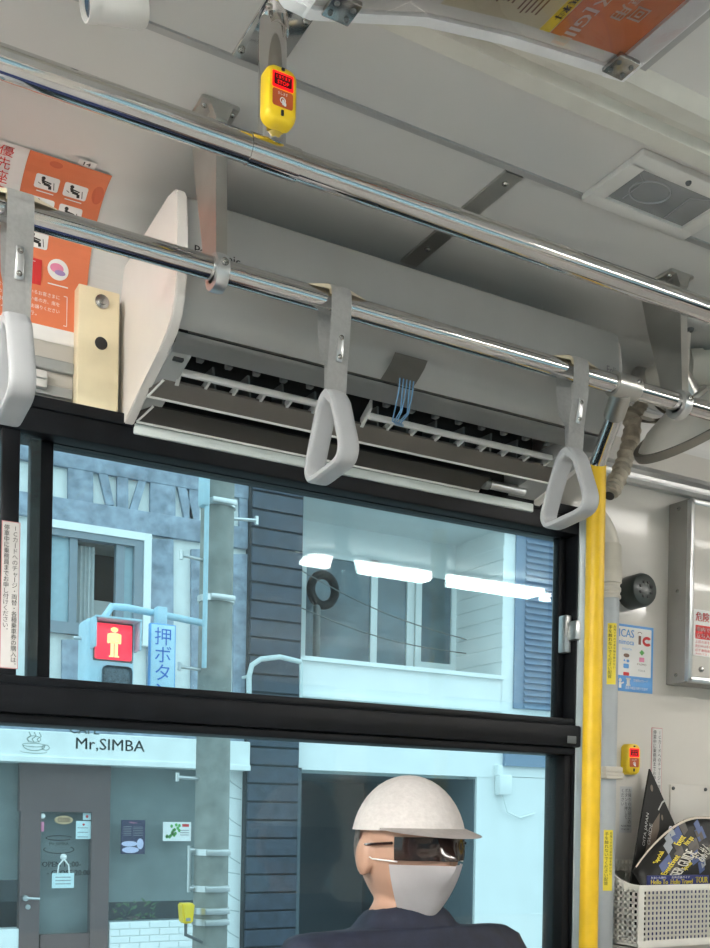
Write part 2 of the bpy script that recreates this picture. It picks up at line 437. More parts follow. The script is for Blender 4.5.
# ================================================================== HANGING STRAPS
def strap(cx, label):
    t = thing('hanging_strap', label, 'strap', (cx, 1.25, .70), 'hanging straps on the lower rail')
    bm = B()
    prof = []
    for k in range(13):
        a = math.radians(8+164*k/12); prof.append((1.25+.0172*math.cos(a), .686+.0172*math.sin(a)))
    sheet(bm, prof, cx-.016, cx+.016, .0022)
    for s in (-1, 1):
        a = [bm.verts.new((cx+s*.015, 1.25+.0215*math.cos(q), .686+.0215*math.sin(q))) for q in [math.radians(d) for d in range(20, 161, 14)]]
        b = [bm.verts.new((cx+s*.043, 1.25+.0150*math.cos(q), .686+.0150*math.sin(q))) for q in [math.radians(d) for d in range(40, 141, 10)]]
        for i in range(10): bm.faces.new((a[i], a[i+1], b[i+1], b[i]))
    obj('rail_sleeve', bm, sleeve_m, t)
    # looped band: front run, over the rail, back run
    hw, th = .0150, .0022
    prof = [(1.2405, .556), (1.2375, .600), (1.2315, .64), (1.2295, .670)]
    for k in range(13):
        a = math.radians(180-180*k/12); prof.append((1.25+.0205*math.cos(a), .688+.0205*math.sin(a)))
    prof += [(1.2695, .66), (1.2625, .62), (1.2475, .600), (1.2465, .556)]
    bm = B(); sheet(bm, prof, cx-hw, cx+hw, th); bmesh.ops.bevel(bm, geom=[e for e in bm.edges if False], offset=.001) if False else None
    obj('band', bm, strap_m, t)
    bm = B(); box(bm, cx-.0050, cx+.0050, 1.2295, 1.2345, .602, .638, .002, rot=Matrix.Rotation(math.radians(9), 3, 'X')); obj('rivet_plate', bm, alu, t)
    bm = B()
    bm.free()
    for z in (.608, .632):
        bm = B(); screw(bm, (cx, 1.2292+(.632-z)*.15, z), (0, -1, .15), .0036, .003); obj('rivet', bm, screw_m, t)
    # triangular grip, a closed moulded ring across the bus
    pts = [(1.231, .556), (1.245, .566), (1.262, .562), (1.275, .548), (1.303, .498), (1.312, .476), (1.306, .462), (1.291, .457), (1.25, .459), (1.212, .462), (1.197, .470), (1.194, .486), (1.208, .517), (1.222, .545)]
    pts = [(1.25+(y-1.25)*.84, z) for y, z in pts]
    n = len(pts); cyy = 1.25; cz = .505
    bm = B(); rings = []
    fine = []
    for i in range(n):
        p0, p1, p2, p3 = [Vector((0,)+pts[(i+k) % n]) for k in (-1, 0, 1, 2)]
        for q in range(4):
            s = q/4; fine.append(.5*((2*p1)+(-p0+p2)*s+(2*p0-5*p1+4*p2-p3)*s*s+(-p0+3*p1-3*p2+p3)*s**3))
    N = len(fine)
    for i, p in enumerate(fine):
        tg = (fine[(i+1) % N]-fine[i-1]).normalized(); nr = Vector((0, -tg.z, tg.y))
        if nr.dot(p-Vector((0, cyy, cz))) < 0: nr = -nr
        lo = .5+.5*max(0, min(1, (p.z-.535)/.03))        # grip is deeper at the top lug
        dx = .0142+.0012*lo; dn_o, dn_i = .0035, -.0065-.006*max(0, min(1, (p.z-.545)/.02))
        ring = []
        for a in range(12):
            q = 2*PI*(a+.5)/12; cxx, sn = math.cos(q), math.sin(q)
            ex = math.copysign(abs(cxx)**.45, cxx)*dx; en = math.copysign(abs(sn)**.45, sn)
            mid = (dn_o+dn_i)/2; hh = (dn_o-dn_i)/2
            ring.append(bm.verts.new(Vector((cx+ex, 0, 0))+p+nr*(mid+en*hh)))
        rings.append(ring)
    for i in range(N):
        a, b = rings[i], rings[(i+1) % N]
        for k in range(12): bm.faces.new((a[k], a[(k+1) % 12], b[(k+1) % 12], b[k]))
    obj('grip', bm, hand_m, t)
    return t
s0 = strap(.653, 'grey triangular hanging strap in the middle, in front of the air conditioner vent')
dup(s0, (1.066-.653, 0, 0), 'grey triangular hanging strap beside the top of the yellow pole')
dup(s0, (.240-.653, 0, 0), 'grey triangular hanging strap in front of the orange seat poster')

# ================================================================== STOP BUTTONS
def stop_button(cx, cy, cz, s, label):
    """cx, cz centre; cy back face"""
    t = thing('stop_button', label, 'stop button', (cx, cy, cz), 'bus stop buttons')
    W, H, D = .0205*s, .034*s, .019*s
    bm = B()
    outs = []
    for (k, d) in ((1, 0), (1, -D*.62), (.95, -D*.86), (.84, -D)):
        r = .012*s*k; ring = []
        for qx, qz, a in ((W*k-r, H*k-r, 0), (-W*k+r, H*k-r, 90), (-W*k+r, -H*k+r, 180), (W*k-r, -H*k+r, 270)):
            for j in range(6):
                q = math.radians(a+j*18); ring.append(bm.verts.new((cx+qx+r*math.cos(q), cy+d, cz+qz+r*math.sin(q))))
        outs.append(ring)
    for a, b in zip(outs, outs[1:]):
        for k in range(len(a)): bm.faces.new((a[k], a[(k+1) % len(a)], b[(k+1) % len(a)], b[k]))
    bm.faces.new(outs[0]); bm.faces.new(outs[-1])
    obj('housing', bm, yelp, t)
    f = cy-D-.0006
    F = Flat(); F.rect(-W*.68, H*.12, W*.68, H*.70, .002*s); F.put('lit_frame', glow_r, t, (cx, f, cz))
    F = Flat(); F.rect(-W*.57, H*.215, W*.57, H*.62, .001*s); F.put('display', glow_dr, t, (cx, f-.0004, cz))
    F = Flat(); F.text('とまります', 0, H*.445, H*.125, W*.92, 'C'); F.text('STOP', 0, H*.255, H*.135, W*.74, 'C'); F.put('lettering', glow_r, t, (cx, f-.0008, cz))
    F = Flat(); F.rect(-W*.66, -H*.52, W*.66, H*.08, .003*s); F.put('button', btn_or, t, (cx, f-.0002, cz))
    F = Flat(); F.text('おします', 0, -H*.10, H*.10, W*.62, 'C'); F.ring(0, -H*.28, W*.19, W*.19, W*.06); F.rect(-W*.05, -H*.44, W*.10, -H*.24, .001*s); F.rect(W*.06, -H*.46, W*.22, -H*.34, .001*s); F.put('hand_symbol', inkw, t, (cx, f-.0006, cz))
    bm = B(); box(bm, cx-.0018*s, cx+.0018*s, f-.0010, f+.002, cz-H*.80, cz-H*.60, .0008); box(bm, cx-.0022*s, cx+.0022*s, f-.001, f+.003, cz+H*.78, cz+H*.88, .0008); each('screw_slot', bm, inkb, t)
    return t
stop_button(.4835, 1.0755, .7950, .92, 'yellow lit stop button on the steel ceiling pole')
stop_button(1.5285, 1.600, .125, .92, 'yellow lit stop button on the beige wall above the basket')

# ================================================================== AIR CONDITIONER
XL, XR = .464, 1.267
ac = thing('air_conditioner', 'long white wall-mounted air conditioner with open flaps above the window', 'air conditioner', (.868, 1.6, .72))
prof = [(1.60, .835), (1.385, .840), (1.356, .837), (1.347, .826), (1.343, .78), (1.342, .73), (1.347, .69), (1.360, .667), (1.380, .652), (1.416, .640), (1.494, .617), (1.60, .580)]
def inset(p, d):
    c = (1.49, .73); return [(y+(c[0]-y)*d, z+(c[1]-z)*d) for y, z in p]
for x, nm in ((XL, 'end_panel'), (XR-.015, 'end_panel')):
    bm = B(); prism(bm, [(x, y+(.014 if x > 1 and y < 1.5 else 0), z-(.009 if x > 1 and z > .8 else 0)) for y, z in prof], (.015, 0, 0)); bmesh.ops.bevel(bm, geom=[e for e in bm.edges], offset=.0018, segments=2, affect='EDGES'); obj(nm, bm, mat('ac_end_white', (.78, .74, .70), .18, var=.02), ac)
xa, xb = XL+.0155, XR-.0155
bm = B(); sheet(bm, [(1.60, .832), (1.385, .836), (1.36, .833), (1.352, .824), (1.348, .78), (1.347, .73), (1.352, .692), (1.364, .671), (1.376, .661)], xa, xb, .004); obj('front_panel', bm, ac_m, ac)
bm = B(); box(bm, xa, xb, 1.384, 1.40, .652, .662); obj('panel_gap', bm, ac_d, ac)
bm = B(); sheet(bm, [(1.3785, .6580), (1.383, .652), (1.392, .6455), (1.405, .6405)], xa, xb, .005); prism(bm, [(xa, 1.405, .6405), (xa, 1.585, .597), (xa, 1.585, .65), (xa, 1.405, .66)], (.03, 0, 0)); prism(bm, [(xb-.06, 1.405, .6405), (xb-.06, 1.585, .597), (xb-.06, 1.585, .65), (xb-.06, 1.405, .66)], (.06, 0, 0))
obj('lower_body', bm, ac_g, ac)
bm = B(); box(bm, xa+.007, xa+.022, 1.413, 1.421, .6345, .640, .001); obj('sensor', bm, inkb, ac)
bm = B(); box(bm, xa, xb, 1.585, 1.598, .603, .80); box(bm, xa, xb, 1.42, 1.598, .73, .745); obj('inner_casing', bm, ac_d, ac)
bm = B(); sheet(bm, [(1.4055, .6410), (1.415, .665), (1.425, .69), (1.44, .73)], xa+.03, xb-.06, .002); obj('vent_back', bm, mat('ac_vent_beige', (.42, .40, .35), .4), ac)
bm = B(); tube(bm, (xa+.05, 1.53, .672), (xb-.065, 1.53, .672), .035, n=20); obj('fan_roller', bm, ac_d, ac)
# vanes: two frames of white dividers
for a, b, n in ((.510, .775, 6), (.82, 1.19, 8)):
    bm = B(); box(bm, a, b, 1.443, 1.4505, .6285, .6375, .001)
    prism(bm, [(a-.004, 1.435, .640), (a, 1.435, .640), (a+.004, 1.47, .622), (a-.002, 1.47, .622)], (0, 0, .014))
    obj('vane_frame', bm, mat('ac_vane_white', (.56, .56, .54), .4), ac)
    for k in range(1, n+1):
        x = a+(b-a)*k/n
        bm = B(); prism(bm, [(x-.002, 1.4505, .6285), (x-.002, 1.478, .6215), (x-.002, 1.478, .634), (x-.002, 1.4505, .637)], (.004, 0, 0)); obj('vane_divider', bm, mat('ac_vane_white', (.56, .56, .54), .4), ac)
        bm = B(); box(bm, x-.026, x-.016, 1.428, 1.440, .648, .664, .002); obj('vane_motor', bm, dgrey_m, ac)
for k in range(11):
    bm = B(); x = .56+k*.056; prism(bm, [(x, 1.455, .655), (x+.003, 1.52, .66), (x+.012, 1.52, .635), (x+.010, 1.47, .628)], (.003, 0, 0)); obj('vane', bm, dgrey_m, ac)
def flap(x0, x1, ya, za, yb, zb, cut, fm):
    bm = B(); n = Vector((0, zb-za, -(yb-ya))).normalized()
    if n.z > 0: n = -n
    pts = [(x0+cut, ya, za), (x1, ya, za), (x1, yb, zb), (x0, yb, zb), (x0-.004, (ya*.4+yb*.6), (za*.4+zb*.6))]
    prism(bm, pts, n*-.004); o = obj('flap', bm, fm, ac)
    bm = B(); tube(bm, (x0, yb, zb), (x1, yb, zb), .0022, n=10); tube(bm, (x0, yb, zb), (x0+cut, ya, za), .0018, n=8); obj('flap_edge', bm, mat('flap_edge_white', (.72, .72, .70), .3), o)
flap(XL+.016, XR-.03, 1.466, .6245, 1.507, .6130, .010, ac_b)
flap(XL+.018, 1.12, 1.530, .609, 1.566, .5945, .014, mat('ac_flap_dark', (.05, .045, .04), .4))
bm = B(); box(bm, XL+.016, XR-.016, 1.570, 1.60, .578, .594, .002); obj('bottom_lip', bm, mat('ac_lip', (.60, .66, .64), .3), ac)
bm = B(); tube(bm, (1.13, 1.548, .604), (1.21, 1.548, .604), .008, n=14); obj('drain_tray', bm, alu, ac)
bm = B(); tube(bm, (1.118, 1.548, .604), (1.13, 1.548, .604), .010, n=16); obj('hinge', bm, dgrey_m, ac)
F = Flat(); F.text('Panasonic', 0, 0, .0115, .066, bold=.014); F.put('lettering', inkb, ac, (.4875, 1.3400, .7490))
F = Flat(); F.text('CS-220AEX', 0, 0, .0055, .03); F.put('lettering', inkgrey, ac, (.5575, 1.3400, .7475))
F = Flat(); F.text('Eolia', 0, 0, .012, .026, bold=.01); F.put('lettering', inkgrey, ac, (1.2225, 1.3460, .7545))
# tape patch and the blue wires
bm = B(); prism(bm, [(.807, 1.3545, .655), (.866, 1.3560, .655), (.880, 1.3490, .672), (.858, 1.345, .686), (.818, 1.345, .686)], (0, -.001, 0))
bm.free(); bm = B()
pr = [(1.3755, .6610), (1.363, .6705), (1.3520, .682), (1.3478, .694)]
sheet(bm, pr, .800, .858, .001, nx=4)
for v in bm.verts: v.co.y -= .0032; v.co.z -= .002; v.co.x += (v.co.z-.67)*.25
tag(obj('tape_patch', bm, mat('grey_tape', (.19, .18, .16), .5), base=(.83, 1.36, .67)), 'dark grey tape patch stuck on the air conditioner front', 'tape')
bm = B()
for k in range(5):
    x = .826+k*.006; sweep(bm, [(x, 1.362, .664), (x+.004, 1.372, .648), (x+.010+.004*(k % 2), 1.392, .630-.001*k), (x+.022-.002*k, 1.420, .622), (.868+.003*k, 1.44, .626), (.876+.002*k, 1.447, .634)], .0011, 8)
tag(obj('blue_wires', bm, mat('wire_blue', (.16, .34, .55), .4), base=(.84, 1.38, .65)), 'loose blue wires hanging from the grey tape patch', 'wire')
# cream side plate
t = thing('mounting_plate', 'cream mounting plate with bolt and round hole beside the air conditioner end panel', 'bracket', (.43, 1.58, .60))
bm = B(); box(bm, .392, .4545, 1.572, 1.598, .592, .785, .002); obj('plate', bm, cream, t)
bm = B(); lathe(bm, [(.0105, 0), (.0105, .003), (.006, .0045), (.006, .008), (0, .009)], (.427, 1.572, .765), (0, -1, 0), 20); obj('bolt', bm, screw_m, t)
bm = B(); lathe(bm, [(.0095, 0), (.0095, .001), (0, .0012)], (.427, 1.572, .703), (0, -1, 0), 24); obj('hole', bm, inkb, t)

# ================================================================== POSTER IN THE COVE
arc = []
R_ = .139
for k in range(0, 41):
    s = k*.0095
    if s < .03: y, z = 1.43+s, ZC-.001
    elif s < .03+R_*PI/2: a = (s-.03)/R_; y, z = 1.46+R_*math.sin(a), .775-.014+.0*a+R_*math.cos(a)
    else: y, z = 1.46+R_, .761-(s-.03-R_*PI/2)
    arc.append((y, z))
def cov(s):
    """s = metres below the poster's top edge -> (y, z) on the cove"""
    s += .012; Rr = .1385
    if s < .03: return 1.43+s, .8985
    a = (s-.03)/.131
    if a < PI/2: return 1.46+.1385*math.sin(a), .775+.1235*math.cos(a)
    return 1.5985, .775-(s-.03-.131*PI/2)
def covf(off):
    def f(x, y):
        a = cov(-y); b = cov(-y+.002); ty, tz = b[0]-a[0], b[1]-a[1]; L = math.hypot(ty, tz); ny, nz = tz/L, -ty/L
        if nz > 0 or ny > 0: ny, nz = (-abs(ny), -abs(nz))
        return Vector((x, a[0]+ny*off, a[1]+nz*off))
    return f
def grid(x0, y0, x1, y1, n=14):
    F = Flat()
    for k in range(n):
        a, b = y0+(y1-y0)*k/n, y0+(y1-y0)*(k+1)/n; F.rect(x0, a, x1, b)
    return F
PT, PB = -.028, -.300
po = thing('seat_poster', 'orange and white priority seat poster curving from ceiling to wall beside the cream plate', 'poster', (.3, 1.55, .8))
grid(.0, PB, .411, PT, 22).wrap('paper', pap_w, po, covf(.0008))
grid(.298, PB+.022, .411, PT, 20).wrap('orange_panel', orange, po, covf(.0014))
grid(.0, PB+.022, .298, -.150, 12).wrap('orange_band', orange, po, covf(.0014))
ICN = ((.331, -.0735), (.371, -.0735), (.331, -.108), (.371, -.108), (.331, -.156))
for ix, iy in ICN:
    F = Flat(); F.rect(ix-.0165, iy-.011, ix+.0165, iy+.011, .003); F.wrap('icon_field', inkw, po, covf(.002))
    F = Flat(); F.ell(ix-.006, iy+.0062, .0028); F.line([(ix-.0065, iy+.004), (ix-.004, iy-.002), (ix+.0045, iy-.003), (ix+.0055, iy-.0085)], .0042); F.line([(ix-.004, iy+.002), (ix+.006, iy+.0005)], .002); F.line([(ix+.009, iy+.003), (ix+.011, iy-.008)], .001); F.line([(ix-.012, iy-.002), (ix-.008, iy-.004)], .001)
    F.wrap('seat_icon', inkb, po, covf(.0026))
F = Flat(); F.ell(.366, -.190, .0155); F.wrap('icon_field', inkw, po, covf(.002))
F = Flat(); F.rect(.312, -.220, .342, -.182); F.wrap('help_mark', inkr, po, covf(.002))
F = Flat(); F.rect(.3285, -.200, .3325, -.186); F.rect(.3235, -.195, .3375, -.191); F.ell(.3305, -.209, .005)
for ix, iy in ICN[:4]: F.rect(ix-.012, iy-.0155, ix+.012, iy-.0140)
F.rect(.352, -.2145, .382, -.2125)
for k, s_ in enumerate(('この席を必要とされているお客さまに', '妊娠中の方、内部障がい者の方、席を', '乳幼児連れ、けがの方、お譲りください', '平成14年4月施行。')): F.text(s_, .262, -.235-k*.0105, .0062, .108 if k < 3 else .075)
F.line([(.376, -.228), (.381, -.228), (.381, -.272), (.376, -.272)], .001); F.wrap('lettering', inkw, po, covf(.0026))
F = Flat(); F.ell(.364, -.188, .010, .007); F.wrap('maternity_mark', inkpink, po, covf(.0026))
F = Flat(); F.ell(.369, -.194, .008, .004); F.wrap('maternity_mark', mat('ink_violet', (.35, .25, .5), .5), po, covf(.0029))
F = Flat(); F.vtext('優先座席', .270, -.032, .020, .021, .02); F.wrap('lettering', inkr, po, covf(.002))
for e_ in ((.402, -.069, .008, .015), (.336, -.040, .009, .006)):
    F = Flat(); F.ell(*e_); F.wrap('pale_dot', mat('poster_dot', (.60, .13, .06), .4), po, covf(.0018))
F = Flat(); F.rect(0, -.010, .024, .003); o = F.wrap('number_label', pap_w, None, lambda x, y: covf(.0022)(.361+x, -.015+y))
o['_o'] = (0, 0, 0); tag(o, 'tiny white label reading 14 above the orange poster', 'label')
F = Flat(); F.text('14', .007, -.0075, .0075, .010, bold=.02); F.wrap('lettering', inkb, o, lambda x, y: covf(.0027)(.361+x, -.015+y))
# holder rail, clip
bm = B(); box(bm, X0, .392, 1.590, 1.600, .655, .672, .002); struct('trim_8', bm, grey_m)
bm = B(); box(bm, .318, .352, 1.584, 1.600, .624, .650, .003); box(bm, .32, .35, 1.580, 1.586, .636, .641, .001)
tag(obj('wall_clip', bm, white_p, base=(.335, 1.59, .635)), 'small white plastic clip on the wall under the poster', 'clip')
# tall sticker on the left sash
t = thing('ticket_sticker', 'narrow white sticker of vertical writing on the black window stile', 'sticker', (.303, 1.579, .31))
bm = B(); box(bm, .2895, .3155, 1.5785, 1.5795, .205, .418); obj('paper', bm, mat('sticker_red_edge', (.55, .25, .25), .5), t)
bm = B(); box(bm, .2907, .3143, 1.5780, 1.5790, .2062, .4168); obj('face', bm, pap_g, t)
LINE1, LINE2 = 'ICカードへのチャージ・両替・各種乗車券の購入は、', '停車中に乗務員までお申し付けください。'
F = Flat(); F.vtext(LINE1, .3085, .413, .0086, .0083, .01); F.vtext(LINE2, .2965, .413, .0086, .0083, .01); F.put('lettering', inkb, t, (0, 1.5776, 0))

# ================================================================== AD BOARD UNDER THE CEILING
ad = thing('advertising_board', 'framed orange and cream advertising board curving down from the ceiling', 'advert', (.65, .6, .85))
aprof = [(.405, .800), (.425, .784), (.452, .783), (.492, .796), (.58, .826), (.683, .846), (.767, .857), (.846, .866), (.862, .869)]
def az(x):
    for (a, za), (b, zb) in zip(aprof, aprof[1:]):
        if a <= x <= b: return za+(zb-za)*(x-a)/(b-a)
    return aprof[-1][1]
def adf(off):
    return lambda x, y: Vector((x, y, az(x)-off))
def agrid(x0, x1, y0, y1, n=10):
    F = Flat()
    for k in range(n):
        a, b = x0+(x1-x0)*k/n, x0+(x1-x0)*(k+1)/n; F.rect(a, y0, b, y1)
    return F
AY0, AY1 = .18, .93
bm = B(); prism(bm, [(x, AY0, z+.002) for x, z in aprof]+[(x, AY0, z+.014) for x, z in aprof[::-1]], (0, AY1-AY0, 0)); obj('board', bm, white_p, ad)
frm = mat('ad_frame_white', (.80, .81, .82), .3)
for y0 in (AY1-.014, AY0):
    bm = B(); prism(bm, [(x, y0, z-.003) for x, z in aprof]+[(x, y0, z+.005) for x, z in aprof[::-1]], (0, .014, 0)); obj('frame_rail', bm, frm, ad)
for a, b in ((.405, .446), (.830, .862)):
    bm = B(); pts = [(a, AY0, az(a)-.004), (b, AY0, az(b)-.004), (b, AY0, az(b)+.006), (a, AY0, az(a)+.006)]; prism(bm, pts, (0, AY1-AY0, 0)); obj('frame_end', bm, frm, ad)
agrid(.446, .712, AY0+.03, AY1-.031).wrap('cream_sheet', mat('ad_cream', (.66, .60, .44), .35), ad, adf(-.0008))
agrid(.446, .585, AY0+.03, AY1-.031).wrap('white_sheet', mat('ad_white', (.70, .68, .66), .35), ad, adf(-.0004))
agrid(.727, .832, AY0+.03, AY1-.031).wrap('orange_sheet', orange_d, ad, adf(-.0004))
agrid(.712, .726, AY0+.03, AY1-.031).wrap('yellow_strip', inkyel, ad, adf(-.0002))
def adt(off, x0, y0): return lambda gx, gy: Vector((x0+gy, y0+gx, az(x0+gy)-off))
F = Flat(); F.text('お得な定期券・ICカードつくる入会無料', 0, 0, .009, .42, bold=.02); F.wrap('lettering', inkb, ad, adt(.0004, .7145, .46))
F = Flat(); F.text('クス[GⅢ]', 0, 0, .0205, .115, bold=.03); F.text('お客様専用', -.06, .034, .016, .12, bold=.02); F.text('回', .034, .052, .018, .02, bold=.02); F.text('ご利用登録はこちらから', -.21, .010, .010, .17)
F.wrap('lettering', mat('ad_letter', (.78, .66, .58), .5), ad, adt(.0006, .737, .795))
random.seed(3); F = Flat(); G = Flat(); K = Flat()
for i in range(6):
    for j in range(12):
        x, y = .462+i*.041+random.uniform(0, .006), .26+j*.053
        q = random.random()
        if q < .35: F.rect(x, y, x+.030, y+.036)
        elif q < .55: K.rect(x, y, x+.028, y+.034)
        else:
            for l in range(5): G.rect(x+l*.006, y, x+l*.006+.0022, y+random.uniform(.025, .044))
F.wrap('photo_block', mat('ad_red', (.45, .10, .07), .4), ad, adf(.0002)); K.wrap('photo_block', mat('ad_dark', (.16, .10, .10), .4), ad, adf(.0003)); G.wrap('small_print', inkbr, ad, adf(.0004))
bm = B(); sheet(bm, [(AY0+.02, 0), (AY1-.02, 0)], .44, .86, 0, nx=16)
for v in bm.verts: v.co.z = az(v.co.x)-.0045
bm2 = bm; obj('clear_cover', bm2, clear_m, ad)
for x in (.472, .832):
    bm = B(); box(bm, x-.012, x+.018, AY1-.040, AY1-.010, az(x)-.0085, az(x)-.003, .001); o = obj('hinge', bm, screw_m, ad)
    bm = B()
    for dx in (-.006, .012):
        for dy in (-.032, -.018): screw(bm, (x+dx, AY1+dy, az(x)-.0085), (0, 0, -1), .0028, .002)
    each('rivet', bm, dgrey_m, o)
for x in (.46, .86):
    bm = B(); box(bm, x-.01, x+.01, .5, .6, az(x)+.010, ZC, 0); obj('hanger', bm, grey_m, ad)

# ================================================================== RECESSED LIGHT, SECURITY CAMERA
t = thing('dome_light', 'unlit rectangular recessed ceiling light with grey lens and white bezel', 'light', (1.11, 1.11, ZC))
bm = B()
x0, x1, y0, y1, zz = 1.008, 1.212, 1.046, 1.170, ZC-.010
box(bm, x0, x1, y0, y0+.026, zz, ZC, .002); box(bm, x0, x1, y1-.022, y1, zz, ZC, .002); box(bm, x0, x0+.026, y0+.02, y1-.02, zz, ZC, .002); box(bm, x1-.026, x1, y0+.02, y1-.02, zz, ZC, .002)
obj('bezel', bm, white_p, t)
bm = B(); box(bm, x0+.022, x1-.022, y0+.022, y1-.018, ZC-.005, ZC-.001, .001)
obj('lens', bm, mat('grey_lens', (.26, .27, .28), .12, coat=.5), t)
bm = B(); sweep(bm, [(x0+.075+.032*math.cos(q), 1.11+.024*math.sin(q), ZC-.0052) for q in [2*PI*k/24 for k in range(24)]], .0018, 8, closed=True)
sweep(bm, [(x0+.024, y0+.035, ZC-.005), (x0+.05, y0+.05, ZC-.0052), (x0+.052, y1-.03, ZC-.005)], .0012, 6); sweep(bm, [(x1-.03, y0+.03, ZC-.005), (x1-.07, y0+.045, ZC-.0052), (x1-.065, y1-.025, ZC-.005)], .0012, 6)
obj('lens_ridge', bm, mat('lens_ridge', (.36, .37, .38), .15, coat=.5), t)
bm = B(); screw(bm, (1.105, y0+.013, zz), (0, 0, -1), .0042, .004); each('screw', bm, dgrey_m, t)
t = thing('security_camera', 'white cylindrical security camera mounted under the ceiling', 'camera', (.31, 1.12, ZC))
a = Vector((.284, 1.12, .858)); b = Vector((.347, 1.118, .874))
bm = B(); ax = (b-a).normalized(); L = (b-a).length
lathe(bm, [(.014, 0), (.017, .001), (.0175, .006), (.0185, L*.5), (.0195, L-.012), (.017, L-.003), (0, L)], a, ax, 32); obj('body', bm, white_p, t)
bm = B(); lathe(bm, [(.017, -.004), (.0185, -.004), (.0185, .008), (.017, .008)], a, ax, 32); obj('rim', bm, white_p, t)
bm = B(); lathe(bm, [(0, .004), (.009, .002), (.0135, .0005)], a, ax, 24); obj('lens', bm, mat('lens_blue', (.03, .06, .10), .08, coat=1), t)
bm = B(); box(bm, .30, .335, 1.10, 1.135, .875, ZC, .004); obj('mount', bm, white_p, t)

# ================================================================== YELLOW POLE
t = thing('grab_pole', 'yellow-sleeved grab pole with chrome bend joined to the lower rail', 'pole', (1.230, 1.375, ZF))
bm = B(); tube(bm, (1.230, 1.375, ZF), (1.230, 1.375, .606), .0160, n=28); obj('yellow_sleeve', bm, yel, t)
bm = B(); sweep(bm, [(1.174, 1.262, .672), (1.193, 1.298, .652), (1.212, 1.337, .631), (1.224, 1.362, .616), (1.229, 1.373, .606), (1.230, 1.375, .59)], .0138, 24); obj('chrome_bend', bm, chrome, t)
bm = B(); tube(bm, (1.148, 1.25, .686), (1.196, 1.25, .686), .0190, n=32); tube(bm, (1.170, 1.252, .680), (1.189, 1.290, .657), .0172, n=28); obj('tee_joint', bm, alu_d, t)
bm = B(); screw(bm, (1.186, 1.232, .690), (0, -1, .1), .0042, .004); each('screw', bm, screw_m, t)
bm = B(); screw(bm, (1.187, 1.266, .660), (.2, -.6, -.7), .0042, .004); each('screw', bm, screw_m, t)

# ================================================================== DRAIN PIPE AND HOSE
t = thing('drain_pipe', 'grey drain pipe with taped beige hose running down beside the yellow pole', 'pipe', (1.405, 1.545, ZF))
pg = mat('pipe_grey', (.42, .45, .47), .45); pb = mat('pipe_beige', (.60, .56, .48), .45); tape = mat('hose_tape', (.50, .44, .35), .55, var=.2, scale=60, bump=.5)
YP = 1.545
bm = B(); tube(bm, (1.421, YP, ZF), (1.421, YP, .448), .0185, n=24); obj('pipe', bm, pg, t)
bm = B(); lathe(bm, [(.0185, .45), (.0215, .45), (.0215, .455), (.0195, .457), (.0195, .462), (.0215, .464), (.0215, .470), (.019, .472), (.019, .478), (.0225, .480), (.0225, .515), (.021, .517), (.021, .55), (.0185, .555)], (1.421, YP, -.02), (0, 0, 1), 28); obj('coupling', bm, pb, t)
bm = B(); sweep(bm, [(1.421, YP, .525), (1.420, YP, .540), (1.412, YP, .558), (1.398, YP, .575), (1.38, YP, .592), (1.365, YP-.01, .610)], .0170, 20); obj('elbow', bm, pb, t)
bm = B(); pts = []; rad = []
ctrl = [(1.285, 1.555, .75), (1.36, 1.545, .80), (1.425, 1.53, .81), (1.452, 1.525, .775), (1.445, 1.525, .725), (1.428, 1.525, .68), (1.412, 1.525, .648), (1.398, 1.525, .626)]
for i in range(len(ctrl)-1):
    for q in range(8):
        s = q/8; p0, p1, p2, p3 = [Vector(ctrl[max(0, min(len(ctrl)-1, i+k))]) for k in (-1, 0, 1, 2)]
        pts.append(.5*((2*p1)+(-p0+p2)*s+(2*p0-5*p1+4*p2-p3)*s*s+(-p0+3*p1-3*p2+p3)*s**3)); rad.append(.0168+.0018*math.sin(len(pts)*2.3)+.001*math.sin(len(pts)*1.1))
sweep(bm, pts, rad, 20); obj('hose', bm, tape, t)
bm = B(); lathe(bm, [(0, 0), (.010, 0), (.010, .002), (0, .0021)], pts[-1]+Vector((-.002, 0, -.006)), (-.5, -.1, -.8), 16); obj('hose_end', bm, inkb, t)
bm = B(); box(bm, 1.399, 1.443, 1.523, 1.60, .093, .104, .002); box(bm, 1.399, 1.443, 1.521, 1.60, .080, .086, .002); box(bm, 1.398, 1.444, 1.522, 1.60, .086, .093, .001); obj('clamp', bm, pb, t)
def ystrip(z0, z1, label, words):
    t = thing('warning_strip', label, 'sticker', (1.438, 1.526, (z0+z1)/2), 'yellow warning strips on the pipe')
    bm = B()
    ring = [[bm.verts.new((1.421+.0192*math.sin(a), YP-.0192*math.cos(a), z)) for a in [math.radians(-52+8*k) for k in range(8)]] for z in (z0, z1)]
    for k in range(7): bm.faces.new((ring[0][k], ring[0][k+1], ring[1][k+1], ring[1][k]))
    obj('strip', bm, inkyel, t)
    cyl = lambda x, y: Vector((1.421+.0196*math.sin(x/.0192-.90), YP-.0196*math.cos(x/.0192-.90), y))
    F = Flat(); F.vtext(words[0], .0055, z1-.004, .0078, .0079, .02); F.vtext(words[1], .0140, z1-.004, .0055, .0060); F.wrap('lettering', inkb, t, cyl)
ystrip(.262, .380, 'yellow strip of black writing on the grey pipe beside the fare card sticker', ('手を触れないでください配管', '危険ですので手や物を掛けない'))
ystrip(-.135, -.018, 'yellow strip of black writing on the grey pipe beside the white basket', ('手を触れないでください配管', '危険ですので手や物を掛けない'))

